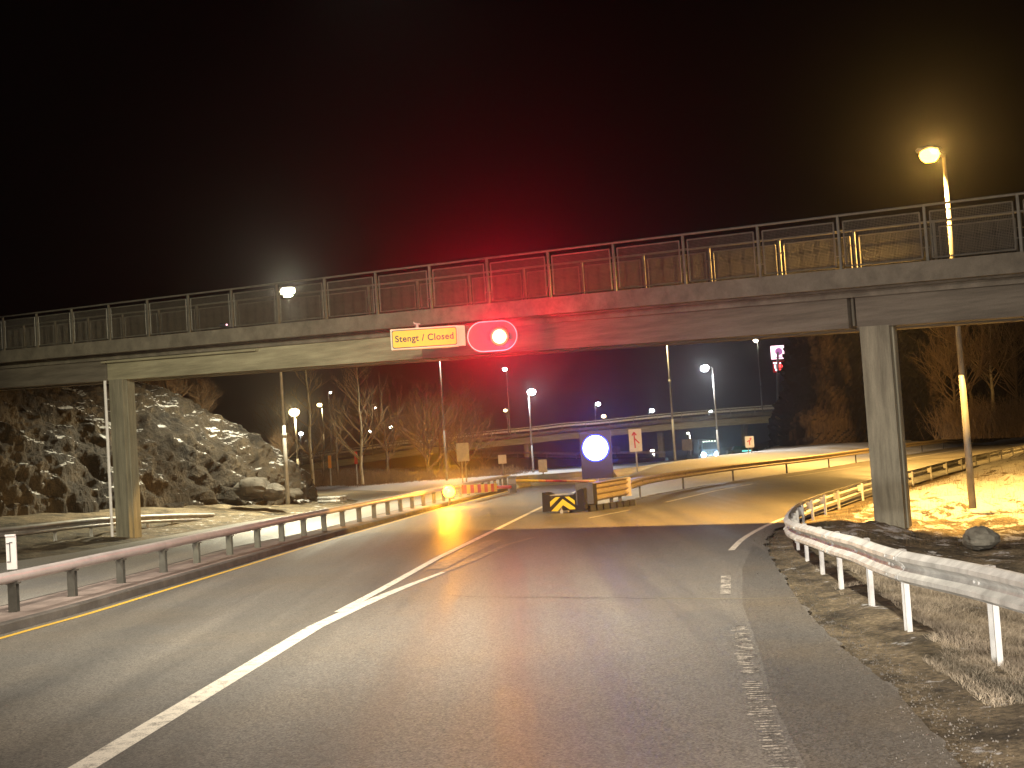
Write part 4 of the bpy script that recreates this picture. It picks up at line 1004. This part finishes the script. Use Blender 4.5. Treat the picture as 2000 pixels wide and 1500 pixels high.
# ------------------------------------------------------------------ rock masses
def lerp_list(a, u):
    i = np.clip(u * (len(a) - 1), 0, len(a) - 1 - 1e-6); k = i.astype(int); f = i - k; a = np.array(a, float)
    return (a[k].T * (1 - f) + a[k + 1].T * f).T
def rock_mass(name, label, base, heights, back, m, nu=260, nv=110, amp=.9, seed=1, fs=.35, topd=14, cat="rock", tilt=.75, zs=1., fine=1.):
    """base: world points along the foot; heights: rise; back: horizontal lean-back distance"""
    u = np.linspace(0, 1, nu); v = np.linspace(0, 1.5, nv); U, V = np.meshgrid(u, v)
    B = lerp_list([(p.x, p.y, p.z) for p in base], U.ravel()); H = lerp_list(heights, U.ravel()); K = lerp_list(back, U.ravel())
    Bn = np.array([(p.x, p.y) for p in base]); tg = np.gradient(Bn, axis=0); nb = np.stack([-tg[:, 1], tg[:, 0]], -1); nb /= np.linalg.norm(nb, axis=1)[:, None]
    if nb[len(nb) // 2][1] < 0: nb = -nb
    NBK = lerp_list(nb, U.ravel()); NBK /= np.linalg.norm(NBK, axis=1)[:, None]
    vv = V.ravel(); vf = np.minimum(vv, 1); vt = np.maximum(vv - 1, 0) / .5
    curve = vf ** 1.6
    x = B[:, 0] + NBK[:, 0] * (K * curve + vt * topd); y = B[:, 1] + NBK[:, 1] * (K * curve + vt * topd)
    z = B[:, 2] - .5 + (H + .5) * (1 - (1 - vf) ** 1.25) + vt * H * .05
    n1 = fbm((x - z * tilt * .3 * (zs < 1)) * fs, y * fs, z * fs * .7 * zs, 5 if zs == 1 else 3, seed, True); n2 = fbm((x + z * .6) * fs * 2.6, y * fs * 2.6, (z - x * .4) * fs * 1.6 * zs, 4 if zs == 1 else 3, seed + 7, True) * fine; n3 = fbm(x * 3, y * 3, z * 3, 3, seed + 3) * fine
    a = amp * (.6 * n1 + .35 * n2 + .12 * n3) * np.minimum(1, .35 + np.abs(H) / 4)
    # slanting blocky ledges
    tx = (x * tilt + z + .9 * n1 + .5 * fbm(x * .5, y * .5, z * .5, 3, seed + 9)) * 1.35; st = np.floor(tx) + np.minimum(1, (tx - np.floor(tx)) * 1.6) ** 3
    br = .5 + .5 * vnoise(x * .3, y * .3, z * .3, seed + 4); a = a + amp * .55 * br * (tx - st)
    x -= NBK[:, 0] * a; y -= NBK[:, 1] * a; z = z + .45 * a * (vf > .1)
    co = np.stack([x, y, z], -1)
    ii = np.arange((nv - 1) * (nu - 1)); r, c = ii // (nu - 1), ii % (nu - 1); a0 = r * nu + c
    fc = np.stack([a0, a0 + 1, a0 + nu + 1, a0 + nu], -1)
    me = bpy.data.meshes.new(name); me.from_pydata(co.tolist(), [], fc.tolist()); me.update(); me.materials.append(m)
    o = bpy.data.objects.new(name, me); COL.objects.link(o); return tag(o, label, cat)
lb = [D(-420, 1075, 42), D(-150, 1058, 45), D(0, 1042, 49), D(110, 1032, 51), D(210, 1020, 53), D(300, 1002, 55), D(400, 988, 57), D(480, 980, 59), D(545, 973, 61), D(580, 967, 64), D(600, 960, 74), D(600, 955, 92)]
rock_mass("rock_outcrop", "snow streaked blasted rock hillside left of the road behind the footbridge", lb, [9, 9, 9, 8.2, 7.5, 6.8, 6.1, 5.4, 3.9, 2.3, 1.8, 1.5], [9, 9, 8, 8, 8, 8, 7, 6, 4, 2, 2, 2], M_ROCK, 480, 190, 1.15, 5)
cb = [D(1515, 889, 165), D(1528, 888, 140), D(1540, 885, 128), D(1572, 878, 124), D(1610, 870, 122), D(1660, 862, 122), D(1760, 858, 120), D(1860, 854, 118), D(1980, 850, 116), D(2150, 842, 112), D(2500, 825, 105)]
rock_mass("rock_cliff", "steep dark brown rock cliff behind the right bridge pillar", cb, [1, 2, 5.5, 12, 14, 14, 14, 12, 9, 8, 8], [1, 1, 1.5, 1, 2, 3, 4, 6, 9, 10, 10], M_CLIFF, 420, 190, 2.6, 11, fs=.16, topd=22, tilt=-1.2, zs=.6, fine=1.)
M_B = mat("fallen_rock", (.05, .042, .032), .85, 0, .5, 2, .6, 6)
for i, (px, py, d, r, l) in enumerate(((495, 955, 57, .75, "large dark boulder at the foot of the rock outcrop"), (535, 962, 57, .5, "squat boulder touching the lamp post foot"), (575, 965, 62, .4, "smaller boulder at the right tip of the outcrop"))):
    o = boulder("boulder", l, D(px, py, d), r, M_B, i + 3); tag(o, l, "boulder")

# ------------------------------------------------------------------ trees
def limb(b, p, d, L, r, depth, rng, spread, up, mi=0):
    n = 3; q = p.copy(); dr = d.copy(); pts = [q.copy()]
    for i in range(n):
        dr = (dr + Vector((rng.gauss(0, .09), rng.gauss(0, .09), rng.gauss(up, .06)))).normalized(); q = q + dr * (L / n); pts.append(q.copy())
    for i in range(n):
        b.tube(pts[i], pts[i + 1], r * (1 - .25 * i / n * 2), r * (1 - .25 * (i + 1) / n * 2), 5 if depth > 1 else 3, caps=False)
    if depth <= 0: return
    k = rng.randint(3, 5)
    for i in range(k):
        t = rng.uniform(.3, 1.0); s = pts[min(int(t * n), n - 1)].lerp(pts[min(int(t * n) + 1, n)], t * n % 1)
        ax_ = Vector((rng.gauss(0, 1), rng.gauss(0, 1), rng.gauss(0, .5))).normalized()
        nd = (dr + ax_ * spread).normalized(); limb(b, s, nd, L * rng.uniform(.45, .7), r * .5, depth - 1, rng, spread, up)
def bare_tree(label, px, py, d, h, seed, trunk=M_BARK, spread=.8, r=.12, low=.2, lean=0., nb=22, depth=2, group=None, wide=.36, name="bare_tree"):
    rng = random.Random(seed); B = D(px, py, d); root = thing(name, label, "tree", B, 0, group)
    b = MB(); pts = [B - Vector((0, 0, .3))]; q = B.copy(); n = 8
    for i in range(n): q = q + Vector((rng.gauss(lean, .06) * h / n, rng.gauss(0, .05) * h / n, h / n)); pts.append(q.copy())
    for i in range(n): b.tube(pts[i], pts[i + 1], r * (1 - i / n * .88), r * (1 - (i + 1) / n * .88), 7, caps=False)
    b.build("trunk", trunk, root, True)
    c = MB()
    for i in range(nb):
        t = rng.uniform(low, .98); k = t * n; s = pts[int(k)].lerp(pts[min(int(k) + 1, n)], k % 1); a = rng.random() * 6.28
        L = h * wide * (1.05 - t) * rng.uniform(.7, 1.3) + .4
        limb(c, s, Vector((math.cos(a), math.sin(a), .75)).normalized(), L, r * .42 * (1.1 - t), depth, rng, spread, .12)
    c.build("crown", M_TWIG if trunk is not M_BIRCH else M_TWIG2, root); return root
M_TWIG2 = mat("pale_birch_twigs", (.34, .25, .13), .8, 0, .35, 4)
bare_tree("tall slender birch with a pale trunk nearest the yellow lamp", 611, 940, 96, 10.2, 4, M_BIRCH, r=.15, low=.15, nb=26, wide=.20, lean=-.02, name="birch_tree")
bare_tree("low lit birch spreading its bare branches above the snow", 708, 938, 97, 8.6, 9, M_BIRCH, r=.13, low=.08, nb=34, wide=.42, name="birch_tree")
bare_tree("thin dark trunk tree between the two birches", 662, 938, 102, 6.5, 12, r=.13, nb=20, wide=.35)
bare_tree("broad reddish lit bare tree left of the tall lamp post", 835, 940, 108, 7.6, 21, r=.16, low=.10, nb=46, wide=.50, depth=3)
bare_tree("bushy reddish tree right of the tall lamp post under the signal", 905, 938, 112, 7.4, 25, r=.16, low=.10, nb=50, wide=.5, depth=3)
bare_tree("slender bare tree half hidden by the bushy reddish tree", 862, 940, 118, 9.0, 28, r=.14, low=.2, nb=36, wide=.35, depth=3)
bare_tree("straggly bare tree right of the spreading birch", 760, 938, 106, 7.6, 33, r=.12, nb=30, wide=.42, depth=3)
bare_tree("short scrubby tree at the foot of the tall birch", 632, 940, 104, 4.4, 36, r=.08, nb=26, wide=.5)
bare_tree("scrubby tree in front of the far overpass", 945, 936, 120, 4.2, 41, r=.08, nb=30, wide=.55)
bare_tree("bare tree against the dark sky left of the tall birch", 560, 930, 120, 8.5, 43, r=.12, nb=26, wide=.35)
for i, (px, h, l) in enumerate(((1905, 13, "dim bare tree on the slope right of the orange lamp pole"), (1945, 14, "pale trunked tree at the far right behind the ramp"), (1990, 11, "bare tree cut by the right edge of the view"), (2060, 12, "bare tree just beyond the right edge"), (1870, 10, "low bare tree between cliff and orange lamp pole"))):
    bare_tree(l, px, 852 - (px - 1870) * .05, 108, h, 50 + i, M_BIRCH if px == 1945 else M_BARK, r=.17, low=.25, nb=40, wide=.32, depth=3)
for i, (px, py, d, h, l) in enumerate(((330, 770, 62, 2.6, "scrubby bush on top of the rock outcrop"), (395, 775, 64, 2.0, "small bush on the snowy ridge of the outcrop"), (270, 745, 62, 3.0, "tangled bush beside the left bridge pillar top"), (556, 862, 66, 1.6, "small shrub at the right shoulder of the outcrop"))):
    bare_tree(l, px, py + 50, d, h, 70 + i, r=.04, low=.05, nb=60, wide=.42, spread=1.2, name="shrub")
# undergrowth strip behind the snow, dark hedge
def brush(name, label, pts, n, h, m, seed):
    rng = random.Random(seed); b = MB(); P = resample(smooth_path(pts, 4), .3)
    for i in range(n):
        p = rng.choice(P) + Vector((rng.gauss(0, .5), rng.gauss(0, 1.6), 0)); hh = h * rng.uniform(.4, 1.2)
        d = Vector((rng.gauss(0, .5), rng.gauss(0, .5), 1)).normalized(); q = p + d * hh
        b.tube(p - Vector((0, 0, .2)), q, .025, .008, 3, caps=False)
        for _ in range(3): s = p.lerp(q, rng.uniform(.3, .9)); b.tube(s, s + Vector((rng.gauss(0, .5), rng.gauss(0, .5), rng.uniform(.1, .7))) * hh * .4, .012, .005, 3, caps=False)
    return tag(b.build(name, m), label, "undergrowth", None, "stuff")
brush("undergrowth", "tangle of brown undergrowth behind the snow strip", [D(590, 945, 100), D(700, 942, 102), D(850, 943, 104), D(1010, 935, 108)], 2200, 1.1, M_TWIG, 3)
brush("undergrowth", "dim scrub along the foot of the cliff and slope", [D(1850, 853, 106), D(1950, 850, 104), D(2080, 845, 100)], 1200, 3.0, M_TWIG, 5)

# ------------------------------------------------------------------ thin haze added to give the lamps a glow
hb = MB(); hb.box((0, 260, 14), (1300, 900, 38.0)); 
m = bpy.data.materials.new("glow_haze"); m.use_nodes = True; nt = m.node_tree
for n_ in list(nt.nodes):
    if n_.type == 'BSDF_PRINCIPLED': nt.nodes.remove(n_)
pvn = nt.nodes.new("ShaderNodeVolumePrincipled"); pvn.inputs["Density"].default_value = .0006; pvn.inputs["Color"].default_value = (.9, .9, .9, 1); pvn.inputs["Anisotropy"].default_value = .93
nt.links.new(pvn.outputs[0], [n_ for n_ in nt.nodes if n_.type == 'OUTPUT_MATERIAL'][0].inputs["Volume"])
tag(hb.build("haze", m), "thin haze added for the glow round the lamps", None, None, "stuff")
